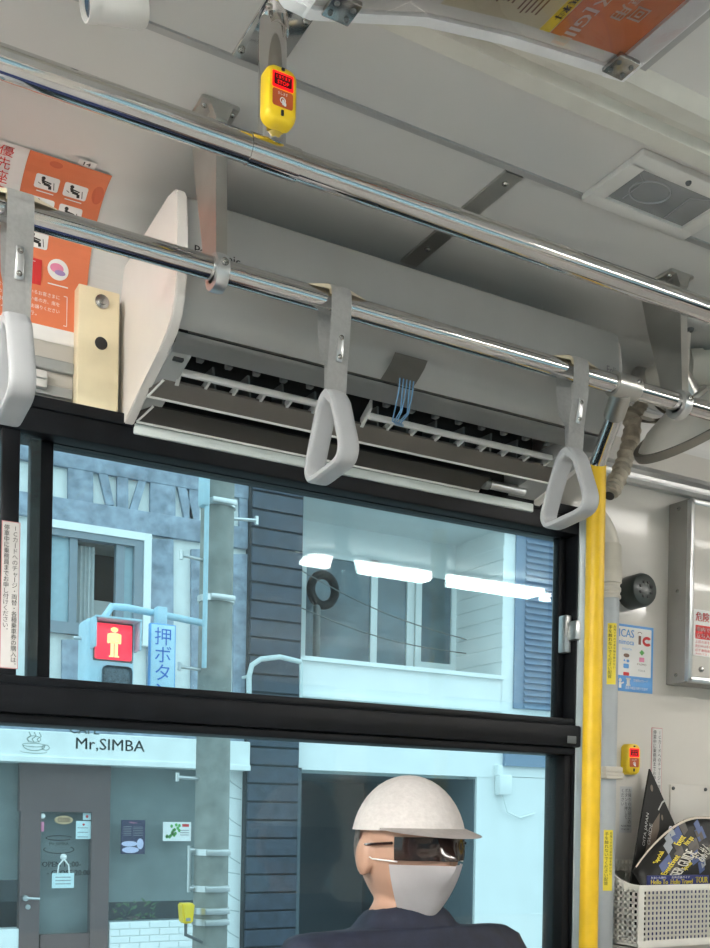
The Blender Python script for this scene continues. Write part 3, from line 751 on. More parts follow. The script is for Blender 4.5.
# ================================================================== RIGHT WALL FITTINGS
t = thing('round_vent_cap', 'dark green round cap with ring of holes on the beige wall', 'vent', (1.535, 1.60, .465))
cx, cz = 1.524, .463
bm = B(); lathe(bm, [(.032, 0), (.034, .004), (.034, .038), (.031, .044), (.026, .046), (0, .048)], (cx, 1.60, cz), (0, -1, 0), 40); obj('cap', bm, mat('cap_green', (.028, .038, .034), .3, coat=.1), t)
for k in range(8):
    a = 2*PI*k/8+.39; bm = B(); lathe(bm, [(0, .0485), (.0032, .0484), (.0032, .045), (0, .045)], (cx+.0155*math.cos(a), 1.60, cz+.0155*math.sin(a)), (0, -1, 0), 12); obj('hole', bm, inkb, t)
# fare card sticker
t = thing('card_sticker', 'blue-bordered sticker of accepted fare cards on the beige wall', 'sticker', (1.54, 1.6, .33))
x0, x1, z0, z1 = 1.488, 1.592, .263, .399; Y = 1.5992
bm = B(); box(bm, x0, x1, Y, 1.60, z0, z1); obj('paper', bm, inkblue, t)
F = Flat(); F.rect(x0+.004, z0+.032, x1-.006, z1-.005, .002); F.put('face', pap_w, t, (0, Y-.0004, 0))
F = Flat(); F.text('ICAS', x0+.009, z1-.026, .016, .041, bold=.02); F.text('nimoca', x0+.009, z1-.041, .010, .041, bold=.02); F.text('SUGOCA', x0+.018, z1-.052, .004, .026); F.poly([(x0+.022, z1-.075), (x0+.028, z1-.075), (x0+.024, z1-.070)]); F.ell(x0+.034, z1-.074, .004, .003); F.rect(x0+.022, z1-.089, x0+.037, z1-.080, .002)
F.put('lettering', inkblue, t, (0, Y-.0008, 0))
F = Flat(); F.rect(x0+.062, z1-.038, x0+.069, z1-.020, .001); F.ring(x0+.0655, z1-.016, .006, .004, .0012, 0, 180); F.ell(x0+.030, z1-.063, .008, .004); F.text('PASMO', x0+.060, z1-.080, .0035, .025)
F.put('card_logo', inkbr, t, (0, Y-.0008, 0))
F = Flat(); F.ring(x0+.086, z1-.030, .013, .010, .006, 40, 320); F.rect(x0+.022, z1-.104, x0+.038, z1-.097, .002); F.put('card_logo', inkr, t, (0, Y-.0008, 0))
F = Flat(); F.poly([(x0+.072, z1-.048), (x0+.079, z1-.054), (x0+.072, z1-.060), (x0+.065, z1-.054)]); F.put('card_logo', inkgreen, t, (0, Y-.0008, 0))
F = Flat(); F.rect(x0+.065, z1-.073, x0+.079, z1-.064); F.put('card_logo', inkpink, t, (0, Y-.0008, 0))
F = Flat(); F.text('TOICA', x0+.062, z1-.093, .004, .02); F.put('card_logo', inkgrey, t, (0, Y-.0008, 0))
F = Flat(); F.ell(x0+.014, z0+.022, .004); F.line([(x0+.014, z0+.018), (x0+.014, z0+.006)], .007); F.line([(x0+.016, z0+.015), (x0+.024, z0+.018)], .003); F.line([(x0+.030, z0+.026), (x0+.042, z0+.026)], .003); F.line([(x0+.030, z0+.013), (x0+.042, z0+.013)], .003); F.line([(x0+.036, z0+.013), (x0+.036, z0+.026)], .008)
F.text('交通系ICカード', x0+.050, z0+.021, .006, .040); F.text('全国で相互利用できます', x0+.028, z0+.005, .006, .062); F.put('lettering', inkw, t, (0, Y-.0008, 0))
# danger cabinet
t = thing('wall_cabinet', 'aluminium-framed wall cabinet carrying the red danger label', 'cabinet', (1.9, 1.6, .47))
cx0, cx1, cy, cz0, cz1 = 1.630, 2.25, 1.538, .285, .660
bm = B(); box(bm, cx0, cx1, cy+.004, 1.60, cz0, cz1, .002); obj('case', bm, mat('cabinet_side', (.30, .29, .27), .4), t)
bm = B(); box(bm, cx0, cx0+.012, cy, cy+.014, cz0, cz1, .003); box(bm, cx0, cx1, cy, cy+.014, cz1-.012, cz1, .003); box(bm, cx0, cx1, cy, cy+.014, cz0, cz0+.012, .003); obj('frame', bm, alu, t)
bm = B(); box(bm, cx0+.011, cx1, cy+.002, cy+.010, cz0+.011, cz1-.011, .001); obj('cover', bm, wall_m, t)
bm = B()
for z in (.645, .475, .302): screw(bm, (cx0, cy+.034, z), (-1, 0, 0), .004, .003)
lathe(bm, [(.006, 0), (.006, .003), (.004, .006), (0, .007)], (cx0+.036, cy+.002, cz0+.028), (0, -1, 0), 16); each('screw', bm, screw_m, t)
t = thing('danger_label', 'white label with red danger writing stuck on the cabinet cover', 'label', (1.74, cy, .38))
bm = B(); box(bm, 1.643, 1.80, cy+.0008, cy+.002, .340, .435); obj('paper', bm, pap_w, t)
F = Flat(); F.text('危険ですから', 1.648, .411, .019, .115, bold=.03); F.rect(1.648, .375, 1.790, .403)
for k, s_ in enumerate(('上段の扉を開けないで', '走行中は手を触れないで', '必ず乗務員に申し出て')): F.text(s_, 1.648, .366-k*.0085, .006, .085)
F.text('大分バス・ご注意', 1.648, .342, .0048, .07); F.put('lettering', inkr, t, (0, cy+.0004, 0))
F = Flat(); F.text('車内での安全', 1.650, .390, .010, .08, bold=.02); F.text('立ち入り禁止', 1.650, .377, .010, .08, bold=.02); F.put('lettering', inkw, t, (0, cy, 0))
# stickers by the basket
t = thing('ticket_sticker', 'narrow red-edged sticker of vertical writing above the black brochure', 'sticker', (1.626, 1.6, .13))
bm = B(); box(bm, 1.592, 1.622, 1.5990, 1.60, .03, .194); obj('paper', bm, mat('sticker_red_edge', (.55, .25, .25), .5), t)
bm = B(); box(bm, 1.5935, 1.6205, 1.5985, 1.5990, .0312, .1925); obj('face', bm, pap_g, t)
F = Flat(); F.vtext(LINE1[:16], 1.614, .189, .0096, .0094, .01); F.vtext(LINE2[:16], 1.6005, .189, .0096, .0094, .01); F.put('lettering', inkb, t, (0, 1.5981, 0))
t = thing('button_notice', 'grey notice of vertical writing under the wall stop button', 'sticker', (1.532, 1.6, .02))
bm = B(); box(bm, 1.508, 1.541, 1.5992, 1.60, -.024, .070, .0003); obj('paper', bm, mat('notice_grey', (.48, .48, .48), .5), t)
F = Flat(); F.vtext('お降りの方はこの', 1.534, .066, .0090, .0090, .02); F.vtext('ボタンを押して', 1.5245, .066, .0090, .0090, .02); F.vtext('ください', 1.5150, .066, .0090, .0090, .02); F.text('PLEASE PRESS', 1.512, -.012, .0035, .027); F.text('TO GET OFF', 1.512, -.019, .0035, .022); F.put('lettering', inkb, t, (0, 1.5988, 0))
t = thing('cover_plate', 'white square cover plate screwed to the wall behind the magazines', 'panel', (1.72, 1.6, .03))
bm = B(); box(bm, 1.646, 1.755, 1.5965, 1.60, -.09, .078, .0015); obj('plate', bm, wall_m, t)
bm = B(); screw(bm, (1.653, 1.5965, .070), (0, -1, 0), .004, .003); screw(bm, (1.748, 1.5965, .070), (0, -1, 0), .004, .003); each('screw', bm, dgrey_m, t)

# ---- basket
t = thing('brochure_basket', 'white perforated plastic basket of brochures on the wall', 'basket', (1.63, 1.54, -.25))
bx0, bx1, by0, by1, bz0, bz1 = 1.446, 1.80, 1.478, 1.585, -.242, -.122
bask = mat('basket_white', (.72, .70, .64), .4)
def lattice(bm, org, ex, ey, W, H, nx, ny, th, topf=None):
    ex, ey, n = Vector(ex), Vector(ey), Vector(ex).cross(Vector(ey)); o = Vector(org)
    def bar(a0, a1, b0, b1):
        p = [o+ex*a0+ey*b0, o+ex*a1+ey*b0, o+ex*a1+ey*b1, o+ex*a0+ey*b1]; prism(bm, p, n*th)
    px, py = W/nx, H/ny; w_ = .42
    for i in range(nx+1):
        a = i*px; hgt = H if topf is None else topf(a)
        bar(max(0, a-px*w_/2), min(W, a+px*w_/2), 0, hgt)
    for j in range(ny+1):
        b = j*py; w1 = W
        if topf:
            w1 = 0
            while w1 < W-1e-6 and topf(w1+.002) >= b: w1 += .002
            # bars end where the slanting rim cuts them
        bar(0, w1, max(0, b-py*w_/2), min(H, b+py*w_/2))
bm = B(); lattice(bm, (bx0+.012, by0, bz0+.012), (1, 0, 0), (0, 0, 1), bx1-bx0-.024, bz1-bz0-.022, 32, 10, -.002)
box(bm, bx0, bx1, by0-.001, by0+.003, bz1-.012, bz1, .001); box(bm, bx0, bx1, by0-.001, by0+.003, bz0, bz0+.014, .001); box(bm, bx0+.0005, bx0+.013, by0-.0006, by0+.0026, bz0+.0005, bz1-.0005); box(bm, bx1-.013, bx1-.0005, by0-.0006, by0+.0026, bz0+.0005, bz1-.0005)
obj('front_panel', bm, bask, t)
def rimh(a): # a from the back (0) to the front (W): high back corner sweeping down
    s = a/(by1-by0); return (bz1-bz0)+.045*max(0.0, 1-s)**2.2
for x in (bx0, bx1-.003):
    bm = B(); lattice(bm, (x, by1, bz0+.008), (0, -1, 0), (0, 0, 1), by1-by0, bz1-bz0+.036, 8, 14, .002, lambda a: rimh(a)-.014)
    prism(bm, [(x-.001, by1-a, bz0+rimh(a)-.013) for a in [k*(by1-by0)/12 for k in range(13)]]+[(x-.001, by1-a, bz0+rimh(a)) for a in [k*(by1-by0)/12 for k in range(12, -1, -1)]], (.004, 0, 0))
    box(bm, x, x+.003, by0, by1, bz0, bz0+.012)
    obj('side_panel', bm, bask, t)
bm = B(); box(bm, bx0, bx1, by0, by1, bz0, bz0+.003); obj('bottom', bm, bask, t)
bm = B(); lattice(bm, (bx0, by1+.002, bz0), (1, 0, 0), (0, 0, 1), bx1-bx0, .165, 34, 13, -.002); obj('back_panel', bm, bask, t)
bm = B()
for x in (1.50, 1.75): box(bm, x-.01, x+.01, by1+.002, 1.60, -.115, -.10)
each('hook', bm, bask, t)
# ---- brochures
black_gloss = mat('brochure_black', (.016, .016, .015), .45, coat=.05, spec=.3)
t = thing('brochure', 'black pointed brochure leaning upright in the basket beside the curled magazine', 'brochure', (1.56, 1.55, -.23))
O_ = Vector((1.474, 1.528, -.165)); ex_ = Vector((1, .10, 0)).normalized(); ey_ = Vector((.0, .15, 1)).normalized(); nrm = ex_.cross(ey_).normalized(); nrm = nrm if nrm.y < 0 else -nrm
P2 = [(.0, .0), (.006, .046), (.095, .275), (.155, .165), (.20, .02), (.20, -.06), (.02, -.06)]
bm = B(); prism(bm, [O_+ex_*a+ey_*b for a, b in P2], -nrm*.004); obj('cover', bm, black_gloss, t)
g_ink = mat('brochure_grey_ink', (.50, .50, .48), .5)
F = Flat(); F.text('Hello!', .042, .042, .009, .05, ang=1.15); F.text('TRAVEL', .056, .040, .009, .055, ang=1.15); F.text('OITA JAPAN', .058, .115, .010, .07, ang=1.25); F.text('GUIDE', .072, .118, .009, .045, ang=1.25)
F.line([(.108, .190), (.122, .206), (.134, .212)], .0035); F.put('lettering', g_ink, t, O_+nrm*.0008, ex_, ey_)
F = Flat(); F.ell(.141, .148, .0075, .010); F.put('round_mark', inkw, t, O_+nrm*.0012, ex_, ey_)
F = Flat(); F.ell(.141, .148, .0055, .0078); F.put('round_mark', inkblue, t, O_+nrm*.0016, ex_, ey_)
F = Flat(); F.poly([(.045, .085), (.075, .10), (.105, .15), (.112, .185), (.085, .16)]); F.ell(.094, .235, .004, .007); F.ell(.118, .175, .003, .006); F.put('picture', mat('brochure_bronze', (.17, .13, .10), .5), t, O_+nrm*.0006, ex_, ey_)
# curved magazine with map-like cover
t = thing('magazine', 'black curled magazine with colourful cover bulging over the basket rim', 'magazine', (1.68, 1.53, -.2))
def magf(off):
    """a sheet that curls over towards the right: x 0..1 along the basket, y 0..1 up"""
    def P0(x, y):
        X = 1.478+.34*x; top = -.118+.130*math.sin(min(1, .06+x*1.9)*PI/2)**.8
        zb = -.215; z = zb+(top-zb)*y
        return Vector((X, 1.512-.018*math.sin(PI*min(1, y*1.1)*.75)+.030*y**4-.012*math.sin(PI*x), z))
    def f(x, y):
        p = P0(x, y); a = P0(x+.01, y)-P0(x-.01, y); b = P0(x, y+.01)-P0(x, y-.01); n = a.cross(b).normalized()
        if n.y > 0: n = -n
        return p+n*off
    return f
F = Flat()
for i in range(16):
    for j in range(10): F.rect(i/16, j/10, (i+1)/16, (j+1)/10)
bmesh.ops.remove_doubles(F.bm, verts=F.bm.verts, dist=1e-5)
o = F.wrap('cover', black_gloss, t, magf(0)); smooth(o, 80)
md = o.modifiers.new('thickness', 'SOLIDIFY'); md.thickness = .0015; md.offset = 0
random.seed(5)
sets = [(mat('mag_blue', (.05, .08, .20), .4), 7), (mat('mag_grey', (.28, .30, .32), .4), 7), (inkyel, 7), (mat('mag_dark', (.06, .05, .04), .4), 9)]
for mm, n in sets:
    F = Flat()
    for k in range(n):
        x, y = random.uniform(.12, .60), random.uniform(.50, .88); a = .06*random.uniform(.5, 1.3)
        if mm is inkyel: F.text(random.choice(('Special', 'Hot spa', 'Event', 'Food')), x, y, .06, .07, ang=.6, bold=.02)
        else: F.poly([(x, y), (x+a, y+.03), (x+a*.9, y+.13), (x-.01, y+.10)])
    F.wrap('picture', mm, t, magf(.0018 if mm is not inkyel else .0026))
F = Flat(); F.text('USER GUIDE', .22, .52, .10, .24, ang=.8, bold=.03); F.text('おんせん', .42, .60, .10, .14, ang=.8, bold=.03); F.wrap('lettering', mat('mag_ink', (.6, .58, .5), .5), t, magf(.0030))
F = Flat()
for k in range(24): F.rect(.02+k*.04, .975, .06+k*.04, .995)
F.wrap('page_edge', mat('page_edge', (.55, .48, .40), .6), t, magf(.0018))
t = thing('booklet', 'dark blue booklet with yellow title standing behind the basket front', 'booklet', (1.58, 1.49, -.235))
bm = B(); box(bm, 1.474, 1.640, 1.484, 1.488, -.236, -.104, .001); obj('cover', bm, mat('booklet_blue', (.012, .02, .13), .4), t)
F = Flat(); F.text('Hello To', 1.482, -.121, .009, .045, bold=.03); F.text('Hello Travel', 1.534, -.121, .009, .060, bold=.03); F.text('TOUR', 1.602, -.120, .012, .034, bold=.03); F.put('lettering', inkyel, t, (0, 1.4835, 0))
F = Flat(); F.text('おおいた観光', 1.482, -.1105, .0045, .04); F.text('公共交通ガイド', 1.536, -.1105, .0045, .05); F.put('lettering', inkw, t, (0, 1.4835, 0))

# ================================================================== ROUND MIRRORS AT RIGHT
def dish(c, n, r, d, t):
    n = Vector(n).normalized(); c = Vector(c)
    bm = B(); lathe(bm, [(.022, -d), (r*.45, -d*.86), (r*.75, -d*.5), (r*.93, -.004), (r*.95, .002)], c, n, 44); o = obj('dish', bm, mat('mirror_back', (.76, .74, .69), .35), t)
    bm = B(); lathe(bm, [(r*.93, -.006), (r, -.006), (r*1.01, .001), (r, .008), (r*.94, .008)], c, n, 44); obj('rim', bm, mat('rim_brown', (.20, .18, .15), .5), t)
    bm = B(); lathe(bm, [(0, .016), (r*.5, .012), (r*.8, .007), (r*.95, .002)], c, n, 44); obj('mirror_face', bm, chrome, t)
    return c-n*d
t = thing('round_mirror', 'round dish mirror with dark rim on a cone-shaped arm, below the lower rail', 'mirror', (1.50, 1.36, ZC))
n1 = Vector((.64, .045, -.77)).normalized()
h1 = dish((1.462, 1.36, .725), n1, .128, .045, t)
bm = B(); sweep(bm, [Vector((1.40, 1.345, .872)), h1-n1*.05, h1-n1*.02, h1+n1*.006], [.012, .016, .019, .021], 18); lathe(bm, [(.014, 0), (.032, .002), (.034, .008), (.026, .014)], h1-n1*.008, n1, 28); obj('arm', bm, grey_m if False else alu_d, t)
bm = B(); box(bm, 1.345, 1.425, 1.305, 1.385, ZC-.035, ZC, .012, 3); obj('mount', bm, mat('mount_grey', (.42, .43, .42), .35), t)
bm = B(); screw(bm, (1.400, 1.332, ZC-.035), (0, 0, -1), .007, .005); each('screw', bm, dgrey_m, t)
t = thing('wall_mirror', 'smaller round dish with dark rim, mostly hidden behind rail bracket and rail', 'mirror', (1.50, 1.52, .75))
h2 = dish((1.43, 1.50, .80), (-.25, .25, -.93), .075, .03, t)
bm = B(); sweep(bm, [h2, h2+Vector((.02, .01, .03)), Vector((1.47, 1.53, .872))], .014, 16); obj('arm', bm, alu_d, t)
t = thing('ceiling_duct', 'thick beige pipe bending under the ceiling behind the mirror arm', 'pipe', (1.62, 1.45, .84))
bm = B(); sweep(bm, [(1.478, 1.535, .80), (1.475, 1.50, .838), (1.495, 1.455, .855), (1.55, 1.425, .860), (1.70, 1.41, .860), (1.9, 1.40, .860), (2.4, 1.40, .860)], .036, 24); obj('duct', bm, cornice_m, t)
bm = B(); lathe(bm, [(.036, -.012), (.0385, -.012), (.0385, .012), (.036, .012)], (1.522, 1.437, .8575), (.85, -.5, .05), 28); obj('joint', bm, cornice_m, t)

# ================================================================== PERSON ON THE SIDE BENCH
bench = thing('bench_seat', 'dark blue side bench along the window wall', 'seat', (.85, 1.4, ZF))
fab = mat('seat_fabric', (.03, .05, .16), .8, scale=90, var=.3)
bm = B(); box(bm, .05, 1.20, 1.12, 1.535, -.95, -.862, .03, 3); obj('cushion', bm, fab, bench)
bm = B(); box(bm, .05, 1.20, 1.545, 1.598, -.88, -.42, .02, 3); obj('backrest', bm, fab, bench)
bm = B(); box(bm, .08, 1.19, 1.20, 1.55, ZF, -.95, .005); obj('base', bm, dgrey_m, bench)
def skinmesh(verts, edges, root=0, sub=2):
    """verts: (pos, radius) -> bmesh of the grown surface"""
    me = bpy.data.meshes.new('s'); me.from_pydata([Vector(v[0]) for v in verts], edges, []); o = bpy.data.objects.new('s', me); COL.objects.link(o)
    m = o.modifiers.new('k', 'SKIN'); m.use_smooth_shade = True
    for i, v in enumerate(verts):
        d = me.skin_vertices[0].data[i]; r = v[1]; d.radius = (r, r) if not isinstance(r, tuple) else r
        d.use_root = (i == root)
    m2 = o.modifiers.new('b', 'SUBSURF'); m2.levels = sub; m2.render_levels = sub
    dg = bpy.context.evaluated_depsgraph_get(); dg.update(); ev = bpy.data.meshes.new_from_object(o.evaluated_get(dg))
    bm = B(); bm.from_mesh(ev); bpy.data.objects.remove(o); bpy.data.meshes.remove(ev); bpy.data.meshes.remove(me); return bm
ang = math.radians(-86)                                   # facing the aisle, a little along the bus
pf = Vector((math.cos(ang), math.sin(ang), 0)); pl = Vector((-pf.y, pf.x, 0)); pu = Vector((0, 0, 1))
pc = Vector((.884, 1.415, 0))
def pp(l, f, z): return pc+pl*l+pf*f+pu*z
person = thing('person', 'person in white cap, sunglasses, face mask and dark navy jacket by the window', 'person', (pc.x, pc.y, ZF))
skin = mat('skin', (.46, .27, .19), .5, var=.05)
HC = pp(0, .005, -.050)
def headpt(l, f, z, k=1.0):
    """unit direction (left, forward, up) -> surface of the head"""
    d = Vector((l, f, z)).normalized()
    a, b, c = .074, .094, .116
    if d.z < 0: a *= 1-.30*abs(d.z)**1.5; b *= 1-.08*abs(d.z)
    if d.y < 0: b *= 1.0
    x, y, zz = d.x*a, d.y*b, d.z*c
    if d.y > 0: # face plane, nose
        nx = math.exp(-(d.x/.16)**2)*math.exp(-((d.z+.16)/.22)**2); y += .022*nx*(1 if d.y > .5 else 0)
        ex = sum(math.exp(-((d.x-s*.42)/.2)**2) for s in (-1, 1))*math.exp(-((d.z-.05)/.13)**2); y -= .008*ex
        y -= .003*math.exp(-(d.x/.35)**2)*math.exp(-((d.z+.50)/.04)**2)
        y += .006*math.exp(-(d.x/.25)**2)*math.exp(-((d.z+.80)/.15)**2)
    return HC+pl*x*k+pf*y*k+pu*zz*k
ZS = -.205
bodyv = [(pp(0, .03, -.74), .115), (pp(0, .025, -.60), .105), (pp(0, .02, -.44), .115), (pp(0, .012, -.27), .095), (pp(0, .0, -.175), .056), (pp(0, 0, -.10), .055)]
be = [(0, 1), (1, 2), (2, 3), (3, 4), (4, 5)]
def add(v, parent): bodyv.append(v); be.append((parent, len(bodyv)-1)); return len(bodyv)-1
hands = []
for s in (-1, 1):
    i = add((pp(s*.165, .01, ZS-.045), .044), 3); i = add((pp(s*.215, .02, -.48), .034), i); i = add((pp(s*.17, .20, -.635), .033), i); i = add((pp(s*.12, .275, -.655), .024), i); hands.append(i)
    i = add((pp(s*.095, .04, -.755), .085), 0); i = add((pp(s*.13, .40, -.745), .06), i); i = add((pp(s*.13, .41, -1.02), .048), i); i = add((pp(s*.13, .40, -1.18), .036), i); add((pp(s*.135, .50, -1.215), .03), i)
bm = skinmesh(bodyv, be)
# head
hb = B(); bmesh.ops.create_uvsphere(hb, u_segments=40, v_segments=28, radius=1)
for v in hb.verts: v.co = headpt(v.co.x, v.co.y, v.co.z)
for s in (-1, 1):
    r = bmesh.ops.create_uvsphere(hb, u_segments=14, v_segments=10, radius=1)
    for v in r['verts']: v.co = HC+pl*(s*.078+v.co.x*.010)+pf*(-.008+v.co.y*.019)+pu*(-.012+v.co.z*.032)
tm = bpy.data.meshes.new('h'); hb.to_mesh(tm); hb.free(); bm.from_mesh(tm); bpy.data.meshes.remove(tm)
# hands: palm plus five bent fingers resting on the thighs
for s in (-1, 1):
    w0 = pp(s*.12, .275, -.655); fd = (pf*.8-pl*s*.5-pu*.15).normalized(); sd = pl*s
    for k, (off, L) in enumerate(((-.030, .062), (-.011, .074), (.009, .078), (.028, .070), (.044, .055))):
        base = w0+fd*.055-sd*off*.9
        pts = [(w0+fd*.01-sd*off*.4, .013), (base, .011)]
        if k == 0: pts = [(w0+fd*.01, .013), (w0+fd*.03+sd*.030, .011), (w0+fd*.065+sd*.042-pu*.006, .009), (w0+fd*.088+sd*.040-pu*.012, .008)]
        else: pts += [(base+fd*L*.42+pu*.004, .0092), (base+fd*L*.75-pu*.006, .0085), (base+fd*L-pu*.020, .0075)]
        f = skinmesh(pts, [(i, i+1) for i in range(len(pts)-1)], 0, 2); tm = bpy.data.meshes.new('f'); f.to_mesh(tm); f.free(); bm.from_mesh(tm); bpy.data.meshes.remove(tm)
body = obj('body', bm, skin, person)
rm = body.modifiers.new('remesh', 'REMESH'); rm.mode = 'VOXEL'; rm.voxel_size = .005; rm.use_smooth_shade = True
sm_ = body.modifiers.new('smooth', 'SMOOTH'); sm_.factor = .5; sm_.iterations = 4
# jacket and trousers follow the body
jk = mat('jacket_navy', (.012, .016, .035), .7, scale=40, var=.3, bump=.15)
jv = [(pp(0, .03, -.72), .130), (pp(0, .025, -.60), .125), (pp(0, .02, -.44), .132), (pp(0, .012, -.265), .128), (pp(0, .0, -.180), .086), (pp(0, -.008, -.130), .074)]
je = [(0, 1), (1, 2), (2, 3), (3, 4), (4, 5)]
for s in (-1, 1):
    n0 = len(jv); jv += [(pp(s*.172, .01, ZS-.030), .076), (pp(s*.222, .02, -.48), .062), (pp(s*.175, .19, -.63), .047), (pp(s*.135, .25, -.65), .043)]; je += [(3, n0), (n0, n0+1), (n0+1, n0+2), (n0+2, n0+3)]
obj('jacket', skinmesh(jv, je), jk, person, sm=True)
tr = mat('trousers_dark', (.03, .03, .035), .8)
tv = [(pp(0, .03, -.735), .120)]; te = []
for s in (-1, 1):
    n0 = len(tv); tv += [(pp(s*.095, .04, -.755), .095), (pp(s*.13, .40, -.745), .072), (pp(s*.13, .41, -1.02), .062), (pp(s*.13, .40, -1.16), .060)]; te += [(0, n0), (n0, n0+1), (n0+1, n0+2), (n0+2, n0+3)]
obj('trousers', skinmesh(tv, te), tr, person)
for s in (-1, 1):
    obj('shoe', skinmesh([(pp(s*.13, .36, -1.205), .040), (pp(s*.132, .44, -1.21), .042), (pp(s*.138, .53, -1.22), .030)], [(0, 1), (1, 2)]), inkb, person)
# cap
capm = mat('cap_offwhite', (.62, .58, .56), .8, scale=120, bump=.1)
bm = B(); n = 40; rings = []
for j in range(0, 11):
    e = math.radians(12+78*j/10); ring = []
    for k in range(n):
        a = 2*PI*k/n; d = Vector((math.cos(a)*math.cos(e), math.sin(a)*math.cos(e), math.sin(e)))
        ring.append(bm.verts.new(HC+pl*d.x*.084+pf*d.y*.103+pu*(d.z*.110+.006)))
    rings.append(ring)
for a, b in zip(rings, rings[1:]):
    for k in range(n): bm.faces.new((a[k], a[(k+1) % n], b[(k+1) % n], b[k]))
cap_o = obj('cap', bm, capm, person)
bm = B(); fr = []
for k in range(17):
    q = math.radians(-70+140*k/16); d0 = HC+pl*math.sin(q)*.083+pf*math.cos(q)*.101+pu*.033; ext = .046*max(0.0, math.cos(min(abs(q)*1.25, PI/2)))**.6
    d1 = d0+pf*ext+pl*math.sin(q)*.006-pu*ext*.30; fr.append((bm.verts.new(d0), bm.verts.new(d1)))
for a, b in zip(fr, fr[1:]): bm.faces.new((a[0], b[0], b[1], a[1]))
bmesh.ops.solidify(bm, geom=list(bm.faces), thickness=.003); obj('brim', bm, capm, cap_o)
# hair under the cap, sunglasses, mask
def patch(l0, l1, z0, z1, k, nu=24, nv=14, front=True, fn=None):
    bm = B(); g = []
    for j in range(nv+1):
        row = []
        for i in range(nu+1):
            a = math.radians(l0+(l1-l0)*i/nu); e = math.radians(z0+(z1-z0)*j/nv)
            p = headpt(math.sin(a)*math.cos(e), math.cos(a)*math.cos(e), math.sin(e), k)
            row.append(bm.verts.new(p))
        g.append(row)
    for j in range(nv):
        for i in range(nu): bm.faces.new((g[j][i], g[j][i+1], g[j+1][i+1], g[j+1][i]))
    bmesh.ops.solidify(bm, geom=list(bm.faces), thickness=.002); return bm
obj('hair', patch(105, 255, -18, 22, 1.06), mat('hair_grey', (.25, .24, .23), .8, scale=80, var=.4), person)
obj('face_mask', patch(-62, 62, -68, -10, 1.09), mat('mask_white', (.72, .70, .72), .8), person)
bm = B()
for s in (-1, 1): sweep(bm, [headpt(s*.80, .60, -.14, 1.09), headpt(s*1, .15, -.12, 1.08), headpt(s*1, -.12, -.02, 1.14)], .0012, 8)
each('ear_loop', bm, inkw, person)
gl_ = mat('sunglass_dark', (.030, .012, .010), .12, coat=.6)
bm = patch(-56, 56, -7, 9, 1.10, 24, 6); obj('sunglasses', bm, gl_, person)
bm = B()
for s in (-1, 1): sweep(bm, [headpt(s*.84, .53, .08, 1.13), headpt(s*1, 0, .05, 1.10), headpt(s*1, -.2, .03, 1.10)], .0025, 8)
each('temple', bm, gl_, person)

# ================================================================== THE STREET OUTSIDE
ZR = -2.05
asph = mat('asphalt', (.30, .305, .31), .8, scale=60, var=.2); side = mat('sidewalk', (.52, .53, .53), .8, scale=30, var=.15)
bm = B(); box(bm, -30, 40, 1.75, 9.4, ZR-.2, ZR); struct('street_ground', bm, asph)
bm = B(); box(bm, -30, 40, -30, 1.75, ZR-.2, ZR); struct('street_pavement', bm, side)
bm = B(); box(bm, -14, 18, -9.5, -8.5, ZR, 4.5); struct('street_blocking_wall', bm, mat('blocking_wall', (.30, .32, .33), .8, scale=2, var=.3))  # unseen wall put in to keep bright sky out of the rail reflections
bm = B(); box(bm, -30, 40, 9.4, 17, ZR-.2, ZR+.14); struct('street_pavement', bm, side)
def fac(x0, y0, x1, y1, Y):
    """pixel rectangle on the plane Y -> X0, X1, Z0, Z1"""
    xm, ym = (x0+x1)/2, (y0+y1)/2
    return on(x0, ym, Y).x, on(x1, ym, Y).x, on(xm, y1, Y).z, on(xm, y0, Y).z
def fbox(bm, r, Y, d, back=0, bev=0):
    X0_, X1_, Z0_, Z1_ = fac(*r, Y); box(bm, X0_, X1_, Y, Y+d, Z0_, Z1_, bev); return bm
FY = 11.0
plaster = mat('plaster_white', (.74, .76, .74), .8, scale=6, var=.08); timber = mat('timber_bluegrey', (.27, .32, .39), .8, scale=9, var=.30)
whitew = mat('white_siding', (.82, .85, .84), .6, scale=3, var=.03); slatm = mat('dark_slats', (.035, .05, .075), .5, scale=10, var=.3)
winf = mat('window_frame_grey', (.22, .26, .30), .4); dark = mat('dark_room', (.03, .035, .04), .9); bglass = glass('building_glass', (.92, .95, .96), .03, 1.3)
blind = mat('grey_blind', (.36, .38, .36), .7, scale=5, var=.1); brownf = mat('door_frame_brown', (.125, .082, .080), .5); louv = mat('louver_bluegrey', (.18, .25, .36), .5)
XS = on(245, 600, FY).x; XE = on(297, 600, FY).x
# ---- half-timbered house (upper floor) with the cafe below
th_ = thing('timbered_house', 'white plaster house with blue-grey timber beams across the street, above the cafe', 'building', (2, FY, ZR))
bm = B(); wx0, wx1, wz0, wz1 = fac(40, 535, 141, 637, FY)
box(bm, -8, wx0, FY, FY+5, .8, 6.5); box(bm, wx1, XS, FY, FY+5, .8, 6.5); box(bm, wx0, wx1, FY, FY+5, .8, wz0); box(bm, wx0, wx1, FY, FY+5, wz1, 6.5); box(bm, wx0, wx1, FY+1, FY+5, wz0, wz1)
obj('wall', bm, plaster, th_, sm=False)
zb1, zt1 = on(150, 478, FY).z, on(150, 460, FY).z
for a, b in (((0, 470), (0, 448)), ): pass
def hbeam(z0, z1, x0=-6, x1=XS, d=.06, y=FY):
    bm = B(); box(bm, x0, x1, y-d, y, z0, z1, .01); obj('beam', bm, timber, th_)
hbeam(3.54, 3.76); hbeam(2.98, 3.22); hbeam(4.6, 4.85); hbeam(.78, .98)
